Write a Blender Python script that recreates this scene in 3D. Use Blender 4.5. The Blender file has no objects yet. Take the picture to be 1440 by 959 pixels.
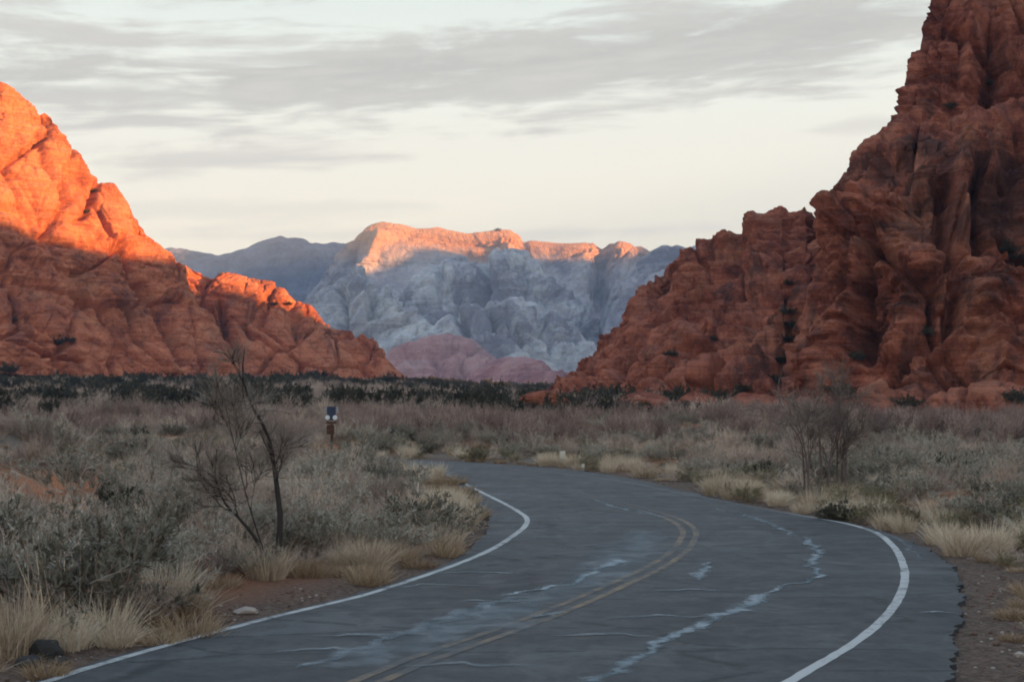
import bpy, bmesh, math, random
import numpy as np
from mathutils import Vector, Matrix
from mathutils.bvhtree import BVHTree

SC = bpy.context.scene
COL = SC.collection
PI = math.pi
random.seed(7)
RNG = np.random.default_rng(11)

# ------------------------------------------------------------------ camera
CAM_H, FPX, HORIZ = 2.6, 2000.0, 545.0
PITCH = math.atan((HORIZ - 479.5) / FPX)
cam_data = bpy.data.cameras.new('camera')
cam = bpy.data.objects.new('camera', cam_data)
COL.objects.link(cam)
cam.location = (0, 0, CAM_H)
cam.rotation_euler = (PI / 2 + PITCH, 0, 0)
cam_data.sensor_width = 36.0
cam_data.lens = 50.0
cam_data.clip_start = 0.1
cam_data.clip_end = 20000
SC.camera = cam

# ------------------------------------------------------------------ light
SUN_AZ, SUN_EL = math.radians(112), math.radians(6)
S2 = np.array([math.sin(SUN_AZ), math.cos(SUN_AZ)])
P2 = np.array([-S2[1], S2[0]])                       # along the shadow casting crest
TANE = math.tan(SUN_EL)
sun_data = bpy.data.lights.new('sun', 'SUN')
sun_data.energy = 5.0
sun_data.angle = math.radians(0.5)
sun_data.color = (1.0, 0.47, 0.155)
sun = bpy.data.objects.new('sun', sun_data)
COL.objects.link(sun)
sv = Vector((S2[0] * math.cos(SUN_EL), S2[1] * math.cos(SUN_EL), math.sin(SUN_EL)))
sun.rotation_euler = sv.to_track_quat('Z', 'Y').to_euler()
sun.location = (60, -40, 120)

SC.render.engine = 'CYCLES'
SC.cycles.use_denoising = True
SC.cycles.max_bounces = 6
SC.cycles.diffuse_bounces = 3
SC.cycles.volume_bounces = 0
SC.cycles.transparent_max_bounces = 8
SC.cycles.filter_width = 1.9
SC.view_settings.view_transform = 'Standard'
SC.view_settings.look = 'None'
SC.view_settings.exposure = 2.18
SC.view_settings.gamma = 1.0


# ------------------------------------------------------------------ node helpers
class NT:
    def __init__(s, nt):
        s.nt = nt

    def n(s, typ, **kw):
        nd = s.nt.nodes.new(typ)
        for k, v in kw.items():
            setattr(nd, k, v)
        return nd

    def put(s, sock, v):
        if v is None:
            return
        if isinstance(v, bpy.types.NodeSocket):
            s.nt.links.new(v, sock)
        else:
            if sock.type == 'RGBA' and len(v) == 3:
                v = (*v, 1)
            sock.default_value = v

    def math(s, op, a, b=None, c=None, clamp=False):
        nd = s.n('ShaderNodeMath', operation=op, use_clamp=clamp)
        for i, v in enumerate((a, b, c)):
            s.put(nd.inputs[i], v)
        return nd.outputs[0]

    def mix(s, f, a, b, typ='MIX'):
        nd = s.n('ShaderNodeMix', data_type='RGBA', blend_type=typ)
        s.put(nd.inputs[0], f)
        s.put(nd.inputs[6], a)
        s.put(nd.inputs[7], b)
        return nd.outputs[2]

    def ss(s, v, a, b, lo=0.0, hi=1.0):
        nd = s.n('ShaderNodeMapRange', interpolation_type='SMOOTHSTEP')
        for i, x in enumerate((v, a, b, lo, hi)):
            s.put(nd.inputs[i], x)
        return nd.outputs[0]

    def noise(s, vec, scale, detail=6, rough=0.6, dist=0.0, lac=2.0):
        nd = s.n('ShaderNodeTexNoise')
        s.put(nd.inputs['Vector'], vec)
        for k, v in (('Scale', scale), ('Detail', detail), ('Roughness', rough), ('Distortion', dist), ('Lacunarity', lac)):
            s.put(nd.inputs[k], v)
        return nd.outputs[0]

    def vec(s, v, scale=(1, 1, 1), rot=(0, 0, 0), loc=(0, 0, 0)):
        nd = s.n('ShaderNodeMapping')
        s.put(nd.inputs[0], v)
        nd.inputs[1].default_value = loc
        nd.inputs[2].default_value = rot
        nd.inputs[3].default_value = scale
        return nd.outputs[0]

    def ramp(s, f, stops):
        nd = s.n('ShaderNodeValToRGB')
        el = nd.color_ramp.elements
        while len(el) < len(stops):
            el.new(0.5)
        for e, (p, c) in zip(el, stops):
            e.position = p
            e.color = (*c, 1)
        s.put(nd.inputs[0], f)
        return nd.outputs[0]


def material(name, rough=0.9, spec=0.2):
    m = bpy.data.materials.new(name)
    m.use_nodes = True
    t = NT(m.node_tree)
    b = m.node_tree.nodes['Principled BSDF']
    b.inputs['Roughness'].default_value = rough
    b.inputs['Specular IOR Level'].default_value = spec
    return m, t, b


def objcoord(t):
    return t.n('ShaderNodeTexCoord').outputs['Object']


def bump(t, b, h, strength, dist):
    nd = t.n('ShaderNodeBump')
    nd.inputs['Strength'].default_value = strength
    nd.inputs['Distance'].default_value = dist
    t.put(nd.inputs['Height'], h)
    t.put(b.inputs['Normal'], nd.outputs[0])


# ------------------------------------------------------------------ sky
world = bpy.data.worlds.new('World')
SC.world = world
world.use_nodes = True
wt = NT(world.node_tree)
bgn = world.node_tree.nodes['Background']
bgn.inputs[1].default_value = 0.083
sky = wt.n('ShaderNodeTexSky', sky_type='NISHITA', sun_disc=False)
sky.sun_elevation = SUN_EL
sky.sun_rotation = SUN_AZ
gd = wt.n('ShaderNodeTexCoord').outputs['Generated']
sx = wt.n('ShaderNodeSeparateXYZ')
wt.put(sx.inputs[0], gd)
az = wt.math('ARCTAN2', sx.outputs[0], sx.outputs[1])
hor = wt.math('SQRT', wt.math('ADD', wt.math('MULTIPLY', sx.outputs[0], sx.outputs[0]), wt.math('MULTIPLY', sx.outputs[1], sx.outputs[1])))
el = wt.math('ARCTAN2', sx.outputs[2], hor)
# thin high veil over the whole sky: cream near the horizon, pale grey green higher up
veil = wt.ramp(wt.math('MULTIPLY', el, 1.0 / 1.6, clamp=True), [
    (0.0, (3.45, 2.85, 2.20)), (0.075, (3.36, 3.04, 2.46)), (0.125, (2.95, 3.00, 2.66)), (0.18, (2.32, 2.62, 2.52)), (0.40, (1.60, 2.20, 2.80)), (1.0, (1.05, 1.75, 2.85))])
base = wt.mix(0.90, sky.outputs[0], veil)
cv = wt.n('ShaderNodeCombineXYZ')
wt.put(cv.inputs[0], az)
wt.put(cv.inputs[1], wt.math('MULTIPLY', wt.math('SUBTRACT', el, wt.math('MULTIPLY', az, 0.06)), 5.0))
n1 = wt.noise(cv.outputs[0], 9.0, 10, 0.68, 0.5)
n3 = wt.noise(wt.vec(cv.outputs[0], (.9, 2.4, 1), (0, 0, .05), (5.5, 1.1, 0)), 6.0, 8, 0.62, 0.3)
n2 = wt.noise(wt.vec(cv.outputs[0], loc=(3.1, 7.7, 0)), 2.2, 5, 0.55, 0.2)
nz = wt.math('ADD', wt.math('MULTIPLY', wt.math('SUBTRACT', n1, 0.5), 1.3), wt.math('ADD', wt.math('MULTIPLY', wt.math('SUBTRACT', n2, 0.5), 0.9), wt.math('MULTIPLY', wt.math('SUBTRACT', n3, 0.5), 0.9)))


def band(c0, slope, half, az0, az1, soft):
    """a cloud bank along the sky: centre height, slope, half thickness and the azimuths between which it lies"""
    c = wt.math('ADD', wt.math('MULTIPLY', az, slope), c0)
    d = wt.math('DIVIDE', wt.math('ABSOLUTE', wt.math('SUBTRACT', el, c)), half)
    m = wt.math('SUBTRACT', 1.0, d)
    for edge, sgn in ((az0, 1), (az1, -1)):
        if edge is not None:
            m = wt.math('SUBTRACT', m, wt.ss(az, edge - soft * sgn, edge + soft * sgn, 2.0, 0.0))
    return m


def cover(m, gain, lo, hi):
    return wt.ss(wt.math('ADD', m, wt.math('MULTIPLY', nz, gain)), lo, hi)


main = cover(band(0.226, 0.065, 0.045, None, 0.42, 0.25), 2.3, -0.05, 0.75)
thin1 = cover(band(0.166, 0.055, 0.011, -0.30, -0.05, 0.06), 2.2, 0.0, 1.0)
thin2 = cover(band(0.150, -0.012, 0.006, -0.28, -0.10, 0.05), 2.0, 0.0, 1.0)
thin3 = cover(band(0.163, 0.06, 0.009, 0.19, 0.30, 0.05), 1.3, 0.0, 0.9)
low = cover(band(0.108, 0.02, 0.012, -0.30, 0.30, 0.1), 2.2, 0.3, 1.2)
low2 = cover(band(0.128, 0.03, 0.012, -0.35, 0.0, 0.1), 2.2, 0.3, 1.2)
top = cover(band(0.285, 0.05, 0.026, None, None, 0.1), 2.3, 0.25, 0.9)
rest = wt.math('MULTIPLY', wt.ss(el, 0.32, 0.45), wt.ss(nz, -0.1, 0.5))
cov = main
for m_, k_ in ((thin1, 0.75), (thin2, 0.6), (thin3, 0.5), (low, 0.4), (low2, 0.35), (top, 0.8), (rest, 0.7)):
    cov = wt.math('MAXIMUM', cov, wt.math('MULTIPLY', m_, k_))
shade = wt.mix(wt.ss(wt.math('ADD', wt.math('MULTIPLY', n1, .5), wt.math('MULTIPLY', n3, .5)), 0.38, 0.64), (1.30, 1.36, 1.31), (1.80, 1.80, 1.70))
shade = wt.mix(wt.ss(el, 0.10, 0.21, 0.75, 0.0), shade, (2.36, 2.20, 2.02))
col = wt.mix(wt.math('MULTIPLY', cov, 0.95), base, shade)
wt.put(bgn.inputs[0], col)


# ------------------------------------------------------------------ numeric noise
_perm = np.random.default_rng(5).permutation(256)
PERM = np.concatenate([_perm, _perm, _perm]).astype(np.int32)
_g = np.random.default_rng(6).normal(size=(256, 3))
GRAD = (_g / np.linalg.norm(_g, axis=1)[:, None]).astype(np.float32)


def perlin(p):
    p = np.asarray(p, np.float32)
    i = np.floor(p).astype(np.int32)
    f = p - i
    u = f * f * f * (f * (f * 6 - 15) + 10)
    i &= 255
    out = 0
    for dx in (0, 1):
        wx = u[:, 0] if dx else 1 - u[:, 0]
        ax = PERM[i[:, 0] + dx]
        for dy in (0, 1):
            wy = u[:, 1] if dy else 1 - u[:, 1]
            ay = PERM[ax + i[:, 1] + dy]
            for dz in (0, 1):
                wz = u[:, 2] if dz else 1 - u[:, 2]
                g = GRAD[PERM[ay + i[:, 2] + dz]]
                out = out + wx * wy * wz * (g[:, 0] * (f[:, 0] - dx) + g[:, 1] * (f[:, 1] - dy) + g[:, 2] * (f[:, 2] - dz))
    return out * 1.5


def fbm(p, oct=4, gain=0.5):
    a, s, o = 1.0, 1.0, 0
    for k in range(oct):
        o = o + a * perlin(p * s + 17.3 * k)
        a *= gain
        s *= 2.03
    return o


def billow(p, oct=3, gain=0.5):
    a, s, o = 1.0, 1.0, 0
    for k in range(oct):
        o = o + a * (np.sqrt(np.abs(perlin(p * s + 9.1 * k)) + 1e-4) - 0.45)
        a *= gain
        s *= 2.1
    return o


def worley(p):
    """distance to the nearest crack between cells, and the cell's own number"""
    p = np.asarray(p, np.float32)
    i = np.floor(p).astype(np.int32)
    f1 = np.full(len(p), 9.0, np.float32)
    f2 = f1.copy()
    cid = np.zeros(len(p), np.int32)
    for dx in (-1, 0, 1):
        for dy in (-1, 0, 1):
            for dz in (-1, 0, 1):
                c = i + (dx, dy, dz)
                h = PERM[PERM[PERM[c[:, 0] & 255] + (c[:, 1] & 255)] + (c[:, 2] & 255)]
                q = c + 0.5 + GRAD[h] * 0.45 - p
                d = np.sqrt((q * q).sum(1))
                m = d < f1
                f2 = np.where(m, f1, np.minimum(f2, d))
                cid = np.where(m, h, cid)
                f1 = np.where(m, d, f1)
    return f2 - f1, cid / 255.0


def sst(a, b, x):
    t = np.clip((x - a) / (b - a), 0, 1)
    return t * t * (3 - 2 * t)


# ------------------------------------------------------------------ picture <-> place
def ray(px, py):
    u, v = (px - 720) / FPX, (479.5 - py) / FPX
    c, s = math.cos(PITCH), math.sin(PITCH)
    d = Vector((u, c - s * v, s + c * v))
    return d


def at(px, py, Y):
    d = ray(px, py)
    return np.array([d.x / d.y * Y, Y, CAM_H + d.z / d.y * Y])


def gnd(px, py, z=0.0):
    d = ray(px, py)
    k = (z - CAM_H) / d.z
    return np.array([d.x * k, d.y * k])


def project(P):
    c, s = math.cos(PITCH), math.sin(PITCH)
    x, y, z = P[:, 0], P[:, 1], P[:, 2] - CAM_H
    dep = np.maximum(c * y + s * z, 0.01)
    up = -s * y + c * z
    return 720 + FPX * x / dep, 479.5 - FPX * up / dep


def spline(pts, n):
    pts = np.array(pts, float)
    d = np.concatenate([[0], np.cumsum(np.linalg.norm(np.diff(pts, axis=0), axis=1))])
    P = np.vstack([2 * pts[0] - pts[1], pts, 2 * pts[-1] - pts[-2]])
    out = []
    for t in np.linspace(0, d[-1], n):
        i = min(np.searchsorted(d, t, side='right') - 1, len(pts) - 2)
        u = (t - d[i]) / max(d[i + 1] - d[i], 1e-9)
        a, b, c, e = P[i], P[i + 1], P[i + 2], P[i + 3]
        out.append(0.5 * ((2 * b) + (-a + c) * u + (2 * a - 5 * b + 4 * c - e) * u * u + (-a + 3 * b - 3 * c + e) * u ** 3))
    return np.array(out)


# ------------------------------------------------------------------ object helpers
def mesh(name, V, F, smooth=False):
    me = bpy.data.meshes.new(name)
    V = np.asarray(V, np.float32)
    if isinstance(F, np.ndarray):
        n, k = F.shape
        me.vertices.add(len(V))
        me.vertices.foreach_set('co', V.ravel())
        me.loops.add(n * k)
        me.loops.foreach_set('vertex_index', F.astype(np.int32).ravel())
        me.polygons.add(n)
        me.polygons.foreach_set('loop_start', np.arange(0, n * k, k, dtype=np.int32))
        me.update(calc_edges=True)
        me.validate()
    else:
        me.from_pydata([tuple(v) for v in V], [], F)
        me.update()
    if smooth:
        me.polygons.foreach_set('use_smooth', np.ones(len(me.polygons), bool))
    return me


def link(name, me, mat=None, parent=None):
    o = bpy.data.objects.new(name, me)
    COL.objects.link(o)
    if mat is not None and len(me.materials) == 0:
        me.materials.append(mat)
    if parent is not None:
        o.parent = parent
    return o


def tag(o, label=None, cat=None, group=None, kind=None):
    for k, v in (('label', label), ('category', cat), ('group', group), ('kind', kind)):
        if v:
            o[k] = v
    return o


def empty(name, loc, label, cat, group=None, rz=0.0, s=1.0):
    o = bpy.data.objects.new(name, None)
    COL.objects.link(o)
    o.location = loc
    o.rotation_euler = (0, 0, rz)
    o.scale = (s, s, s)
    return tag(o, label, cat, group)


def tube(pts, rad, sides=7):
    pts = np.array(pts, float)
    V, F = [], []
    up = np.array([0.31, 0.17, 0.93])
    for i, p in enumerate(pts):
        t = pts[min(i + 1, len(pts) - 1)] - pts[max(i - 1, 0)]
        t = t / np.linalg.norm(t)
        a = np.cross(t, up)
        a = np.cross(t, [1, 0, 0]) if np.linalg.norm(a) < 0.05 else a
        a /= np.linalg.norm(a)
        b = np.cross(t, a)
        for k in range(sides):
            q = 2 * PI * k / sides
            V.append(p + rad[i] * (a * math.cos(q) + b * math.sin(q)))
    for i in range(len(pts) - 1):
        for k in range(sides):
            k2 = (k + 1) % sides
            F.append((i * sides + k, i * sides + k2, (i + 1) * sides + k2, (i + 1) * sides + k))
    F.append(tuple(range(sides))[::-1])
    F.append(tuple(range((len(pts) - 1) * sides, len(pts) * sides)))
    return V, F


def join(parts):
    V, F = [], []
    for v, f in parts:
        o = len(V)
        V += [tuple(x) for x in v]
        F += [tuple(i + o for i in q) for q in f]
    return V, F


# ------------------------------------------------------------------ road layout
LW = [(-40, 1000), (70, 957), (168, 926), (250, 903), (333, 882), (420, 858), (496, 841), (562, 821), (632, 797), (684, 776), (722, 753), (741, 736), (737, 725), (713, 710), (675, 691), (648, 677), (628, 667), (606, 660)]
YO = [(420, 1004), (538, 959), (609, 928), (703, 895), (798, 859), (868, 828), (930, 799), (963, 777), (977, 758), (979, 748), (969, 737), (950, 728), (905, 714), (840, 699), (770, 684), (700, 670), (650, 662), (612, 656)]
RW = [(1040, 1000), (1111, 957), (1166, 927), (1216, 893), (1253, 858), (1270, 827), (1272, 804), (1262, 776), (1239, 753), (1212, 742), (1175, 733), (1110, 722), (1030, 707), (960, 694), (880, 678), (800, 667), (720, 660), (660, 655), (622, 652)]
LE = [(-60, 998), (50, 957), (160, 924), (245, 899), (330, 878), (418, 854), (494, 837), (556, 818), (608, 800), (645, 783), (676, 757), (688, 735), (681, 718), (668, 702), (650, 688), (640, 676), (622, 666), (598, 659)]
RE = [(1325, 1000), (1328, 957), (1345, 900), (1352, 835), (1342, 800), (1312, 776), (1270, 757), (1225, 743), (1150, 729), (1100, 719), (1030, 706), (980, 694), (930, 682), (880, 671), (800, 660), (720, 654), (660, 650), (620, 648)]


def lay(img, tail, n=240, lead=(0, 0)):
    w = [gnd(*p) for p in img]
    d = w[0] - w[1]
    d /= np.linalg.norm(d)
    head = [w[0] + d * k for k in (40, 22, 10, 4)]
    head = [h + np.array(lead) * k for h, k in zip(head, (1, .5, .2, .05))]
    return spline(head + w + tail, n)


c_le = lay(LE, [np.array(p) for p in ((-9, 51.5), (-18, 58.5), (-30, 66), (-60, 82))])
c_re = lay(RE, [np.array(p) for p in ((-9.5, 56.5), (-18, 65), (-30, 73), (-60, 90))])
c_lw = lay(LW, [np.array(p) for p in ((-9, 51.9), (-18, 58.9), (-30, 66.4), (-60, 82.4))])
c_rw = lay(RW, [np.array(p) for p in ((-9.3, 55.5), (-18, 64), (-30, 72), (-60, 89))])
c_yo = lay(YO, [np.array(p) for p in ((-9.2, 53.8), (-18, 61.5), (-30, 69.2), (-60, 86))])


def jag(c, amp, k):
    t = np.arange(len(c))
    p = np.stack([c[:, 0] * k, c[:, 1] * k, t * 0 + 3.3], 1)
    n = np.gradient(c, axis=0)
    n = np.stack([-n[:, 1], n[:, 0]], 1)
    n /= np.linalg.norm(n, axis=1)[:, None]
    return c + n * (fbm(p, 3, 0.6) * amp)[:, None]


fine = lambda c, n: spline(c[::3], n)
c_le = jag(fine(c_le, 700), 0.05, 1.7)
c_re = jag(jag(fine(c_re, 1800), 0.09, 1.2), .06, 5.5)
ROADPOLY = np.vstack([c_le, c_re[::-1]])


def inside(poly, P):
    x, y = P[:, 0], P[:, 1]
    r = np.zeros(len(P), bool)
    q = poly[::6]
    x1, y1 = q[:, 0], q[:, 1]
    x2, y2 = np.roll(x1, -1), np.roll(y1, -1)
    for a, b, c, d in zip(x1, y1, x2, y2):
        if b == d:
            continue
        m = ((b > y) != (d > y)) & (x < (c - a) * (y - b) / (d - b) + a)
        r ^= m
    return r


def road_dist(P):
    P = np.asarray(P, float)[:, :2]
    out = np.full(len(P), 60.0)
    near = np.where((P[:, 1] > -75) & (P[:, 1] < 150) & (np.abs(P[:, 0]) < 120))[0]
    pts = ROADPOLY[::8]
    for s in range(0, len(near), 4000):
        k = near[s:s + 4000]
        d = np.sqrt(((P[k, None, :] - pts[None]) ** 2).sum(2)).min(1)
        out[k] = d
    ins = inside(ROADPOLY, P[near])
    out[near[ins]] *= -1
    return np.minimum(out, 60)


def gz(P, d=None):
    P = np.asarray(P, float)
    x, y = P[:, 0], P[:, 1]
    d = road_dist(P) if d is None else d
    z = 2.5 * sst(70, 900, y) + 3.2 * sst(120, 330, y) * sst(20, -60, x) * (1 - sst(700, 1200, y))
    o = np.zeros(len(P))
    z = z + 0.75 * fbm(np.stack([x * .045, y * .045, o], 1), 3) * sst(2, 16, d) * (1 - .5 * sst(100, 400, y))
    z = z + 0.16 * fbm(np.stack([x * .35, y * .35, o + 4], 1), 3) * sst(0.6, 4, d)
    left = (x < -0.5) & (y > 5) & (y < 70)
    z = z + np.where(left, 0.35, 0.12) * sst(0.8, 6, d)
    z = z + 1.0 * np.exp(-(((x + 16.5) / 3.0) ** 2 + ((y - 43.5) / 3.2) ** 2))
    z = z - 0.07 * (1 - sst(0.0, 0.7, d))
    return z


def gz1(x, y):
    return float(gz(np.array([[x, y]]))[0])


# ------------------------------------------------------------------ materials of the land
def mat_ground():
    m, t, b = material('desert_soil', 0.95, 0.1)
    c = objcoord(t)
    big = t.noise(c, 0.11, 4, 0.6, 0.5)
    mid = t.noise(c, 1.1, 6, 0.65)
    fin = t.noise(c, 14, 5, 0.7)
    soil = t.mix(mid, (0.22, 0.085, 0.045), (0.31, 0.14, 0.075))
    litter = t.mix(fin, (0.12, 0.092, 0.075), (0.27, 0.215, 0.165))
    col = t.mix(t.ss(t.math('ADD', big, t.math('MULTIPLY', t.math('SUBTRACT', mid, 0.5), 0.5)), 0.40, 0.56), litter, soil)
    # red bare bank and the paler beaten verge
    at_ = t.n('ShaderNodeAttribute', attribute_name='bare').outputs['Fac']
    col = t.mix(at_, col, t.mix(mid, (0.33, 0.115, 0.05), (0.42, 0.17, 0.08)))
    vg = t.n('ShaderNodeAttribute', attribute_name='verge').outputs['Fac']
    col = t.mix(vg, col, t.mix(t.ss(fin, 0.35, 0.65), (0.075, 0.052, 0.042), (0.165, 0.115, 0.09)))
    t.put(b.inputs['Base Color'], col)
    bump(t, b, t.math('ADD', fin, t.math('MULTIPLY', mid, 2)), 0.7, 0.05)
    return m


def mat_asphalt():
    m, t, b = material('asphalt', 0.72, 0.35)
    c = objcoord(t)
    big = t.noise(c, 0.28, 5, 0.62, 0.8)
    mid = t.noise(c, 2.3, 6, 0.7, 0.3)
    fin = t.noise(c, 90, 3, 0.8)
    wear = t.noise(t.vec(c, (0.12, 0.9, 1), (0, 0, 0.35)), 1.0, 6, 0.65, 0.3)
    col = t.mix(t.ss(big, 0.3, 0.7), (0.036, 0.036, 0.0385), (0.060, 0.061, 0.066))
    col = t.mix(t.ss(wear, 0.42, 0.66, 0, 0.7), col, (0.078, 0.081, 0.088))
    col = t.mix(t.math('MULTIPLY', t.ss(mid, 0.52, 0.72), 0.55), col, (0.036, 0.035, 0.037))
    col = t.mix(t.math('MULTIPLY', t.ss(fin, 0.55, 0.8), 0.45), col, (0.15, 0.145, 0.14))
    g8 = t.noise(c, 9.0, 6, 0.75)
    col = t.mix(t.ss(g8, 0.35, 0.68, 0.0, 0.55), col, (0.028, 0.028, 0.030))
    col = t.mix(t.math('MULTIPLY', t.ss(t.noise(c, 0.6, 5, 0.65, 1.2), 0.54, 0.62), 0.4), col, (0.105, 0.105, 0.11))
    v = t.n('ShaderNodeTexVoronoi', feature='DISTANCE_TO_EDGE')
    t.put(v.inputs['Vector'], t.vec(c, (0.35, 1.0, 1), (0, 0, 0.1)))
    v.inputs['Scale'].default_value = 0.6
    crack = t.math('MULTIPLY', t.ss(v.outputs['Distance'], 0.0, 0.03, 1.0, 0.0), t.ss(mid, 0.40, 0.50))
    col = t.mix(t.math('MULTIPLY', crack, 0.85), col, (0.018, 0.024, 0.024))
    t.put(b.inputs['Base Color'], col)
    t.put(b.inputs['Roughness'], t.ss(mid, 0.2, 0.8, 0.62, 0.85))
    bump(t, b, t.math('SUBTRACT', t.math('ADD', t.math('MULTIPLY', fin, 0.5), mid), crack), 0.35, 0.012)
    return m


def mat_paint(name, colr, keep, dark=(0.07, 0.07, 0.073)):
    m, t, b = material(name, 0.7, 0.3)
    c = objcoord(t)
    w = t.math('ADD', t.noise(c, 3.0, 6, 0.75), t.math('MULTIPLY', t.noise(c, 0.5, 3, 0.5), 0.5))
    f = t.ss(w, keep - 0.13, keep + 0.13)
    far = t.n('ShaderNodeAttribute', attribute_name='worn').outputs['Fac']
    f = t.math('MAXIMUM', f, far)
    g = t.mix(t.noise(c, 25, 4, 0.7), [x * .8 for x in colr], [min(1, x * 1.15) for x in colr])
    t.put(b.inputs['Base Color'], t.mix(f, g, dark))
    return m


def mat_seal():
    m, t, b = material('weathered_crack_filler', 0.75, 0.3)
    c = objcoord(t)
    n = t.noise(c, 1.6, 7, 0.75, 0.6)
    fade = t.n('ShaderNodeAttribute', attribute_name='fade').outputs['Fac']
    core = t.n('ShaderNodeAttribute', attribute_name='core').outputs['Fac']
    pale = t.mix(t.ss(n, 0.4, 0.7), (0.13, 0.165, 0.185), (0.36, 0.39, 0.41))
    t.put(b.inputs['Base Color'], pale)
    a = t.math('MULTIPLY', t.ss(t.math('ADD', n, t.math('MULTIPLY', core, 0.42)), 0.52, 0.92), fade, clamp=True)
    t.put(b.inputs['Alpha'], a)
    return m


def mat_rock(name, c_dark, c_mid, c_light, varnish, strata=0.35, sc=1.0, vstrength=0.6, tilt=0.12, white=None, bumpd=0.5, bedmix=0.4, mott=.45, crackmix=0.0, tan=None):
    m, t, b = material(name, 0.92, 0.15)
    c = objcoord(t)
    w = t.noise(c, 0.035 * sc, 4, 0.6)
    lay_ = t.noise(t.vec(c, (0.03 * sc, 0.03 * sc, 1.1 * sc), (tilt, tilt * .6, 0)), 1.0, 7, 0.62, 0.35)
    mid = t.noise(c, 0.25 * sc, 7, 0.68, 0.3)
    fin = t.noise(c, 2.4 * sc, 6, 0.72)
    k = t.math('ADD', t.math('MULTIPLY', mid, 0.55), t.math('MULTIPLY', lay_, strata))
    k = t.math('ADD', k, t.math('MULTIPLY', fin, 0.25))
    col = t.ramp(k, [(0.46, c_dark), (0.57, c_mid), (0.69, c_light)])
    col = t.mix(t.math('MULTIPLY', t.ss(t.math('ADD', t.math('MULTIPLY', w, .6), t.math('MULTIPLY', mid, .4)), 0.44, 0.58), mott), col, c_light)
    if tan:
        col = t.mix(t.math('MULTIPLY', t.ss(t.noise(t.vec(c, loc=(31, 7, 3)), 0.09 * sc, 6, 0.65, 0.6), 0.52, 0.66), 0.45), col, tan)
        col = t.mix(t.math('MULTIPLY', t.ss(t.noise(t.vec(c, loc=(3, 17, 43)), 0.07 * sc, 7, 0.7, 0.8), 0.53, 0.63), 0.7), col, varnish)
    st = t.noise(t.vec(c, (0.22 * sc, 0.22 * sc, 0.025 * sc)), 1.0, 6, 0.65, 0.5)
    vf = t.math('MULTIPLY', t.ss(t.math('ADD', t.math('MULTIPLY', st, 0.7), t.math('MULTIPLY', mid, 0.3)), 0.52, 0.66), vstrength)
    col = t.mix(vf, col, varnish)
    bed = t.noise(t.vec(c, (0.05 * sc, 0.05 * sc, 2.6 * sc), (tilt, tilt * .6, 0)), 1.0, 5, 0.7, 0.5)
    col = t.mix(t.math('MULTIPLY', t.ss(bed, 0.54, 0.68), bedmix), col, varnish)
    col = t.mix(t.math('MULTIPLY', t.ss(t.noise(c, 0.9 * sc, 6, 0.75, 0.4), 0.58, 0.72), 0.6), col, varnish)
    if white is not None:  # sunlit rim painted into the colour, rising with height
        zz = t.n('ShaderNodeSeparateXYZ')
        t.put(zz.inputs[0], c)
        lo, hi, lit_rim, dw = white
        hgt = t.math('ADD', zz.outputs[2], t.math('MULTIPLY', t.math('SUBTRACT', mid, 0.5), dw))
        col = t.mix(t.ss(hgt, lo, hi), col, lit_rim)
    t.put(b.inputs['Base Color'], col)
    v = t.n('ShaderNodeTexVoronoi', feature='DISTANCE_TO_EDGE')
    t.put(v.inputs['Vector'], t.vec(c, (0.30 * sc, 0.30 * sc, 0.18 * sc), (tilt * 2, 0, 0)))
    cr = t.ss(v.outputs['Distance'], 0.0, 0.06)
    if crackmix:
        col = t.mix(t.math('MULTIPLY', t.math('MULTIPLY', t.ss(v.outputs['Distance'], 0.0, 0.09, 1.0, 0.0), t.ss(mid, 0.40, 0.56)), crackmix), col, varnish)
        t.put(b.inputs['Base Color'], col)
    h = t.math('ADD', t.math('MULTIPLY', mid, 1.2), t.math('ADD', t.math('MULTIPLY', lay_, 0.9), t.math('MULTIPLY', fin, 0.35)))
    h = t.math('ADD', h, t.math('MULTIPLY', cr, 0.15))
    h = t.math('SUBTRACT', h, t.math('MULTIPLY', t.ss(bed, 0.5, 0.7), bedmix))
    bump(t, b, h, 0.8, bumpd * 1.2 / sc)
    return m


M_GROUND = mat_ground()
M_ASPH = mat_asphalt()
M_WHITE = mat_paint('white_line_paint', (0.43, 0.43, 0.42), 0.84)
M_YELLOW = mat_paint('yellow_line_paint', (0.215, 0.150, 0.088), 0.72)
M_SEAL = mat_seal()
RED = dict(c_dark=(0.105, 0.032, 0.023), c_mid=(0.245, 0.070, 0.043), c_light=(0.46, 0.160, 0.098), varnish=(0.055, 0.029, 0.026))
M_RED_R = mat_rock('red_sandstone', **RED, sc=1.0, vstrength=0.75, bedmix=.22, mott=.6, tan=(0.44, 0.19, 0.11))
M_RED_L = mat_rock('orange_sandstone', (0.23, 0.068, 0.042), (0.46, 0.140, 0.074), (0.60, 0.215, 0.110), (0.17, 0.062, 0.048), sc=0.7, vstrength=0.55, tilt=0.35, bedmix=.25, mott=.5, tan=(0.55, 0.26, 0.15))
M_FAR = mat_rock('pale_sandstone_lit_rim', (0.18, 0.165, 0.20), (0.39, 0.365, 0.40), (0.62, 0.57, 0.57), (0.20, 0.17, 0.21), sc=0.055, vstrength=0.6, bumpd=0.6, bedmix=0.12, strata=.2, mott=.7,  # lavender of the shade put into these rock colours
                 white=(215, 275, (0.60, 0.31, 0.17), 130))  # orange top: low sun on the rim painted into the colour
M_FARWHITE = mat_rock('white_sandstone', (0.22, 0.205, 0.235), (0.50, 0.48, 0.50), (0.80, 0.76, 0.72), (0.20, 0.18, 0.22), sc=0.055, vstrength=0.45, tilt=0.7, bumpd=0.6, bedmix=0.15, strata=.2, mott=.7)
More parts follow.
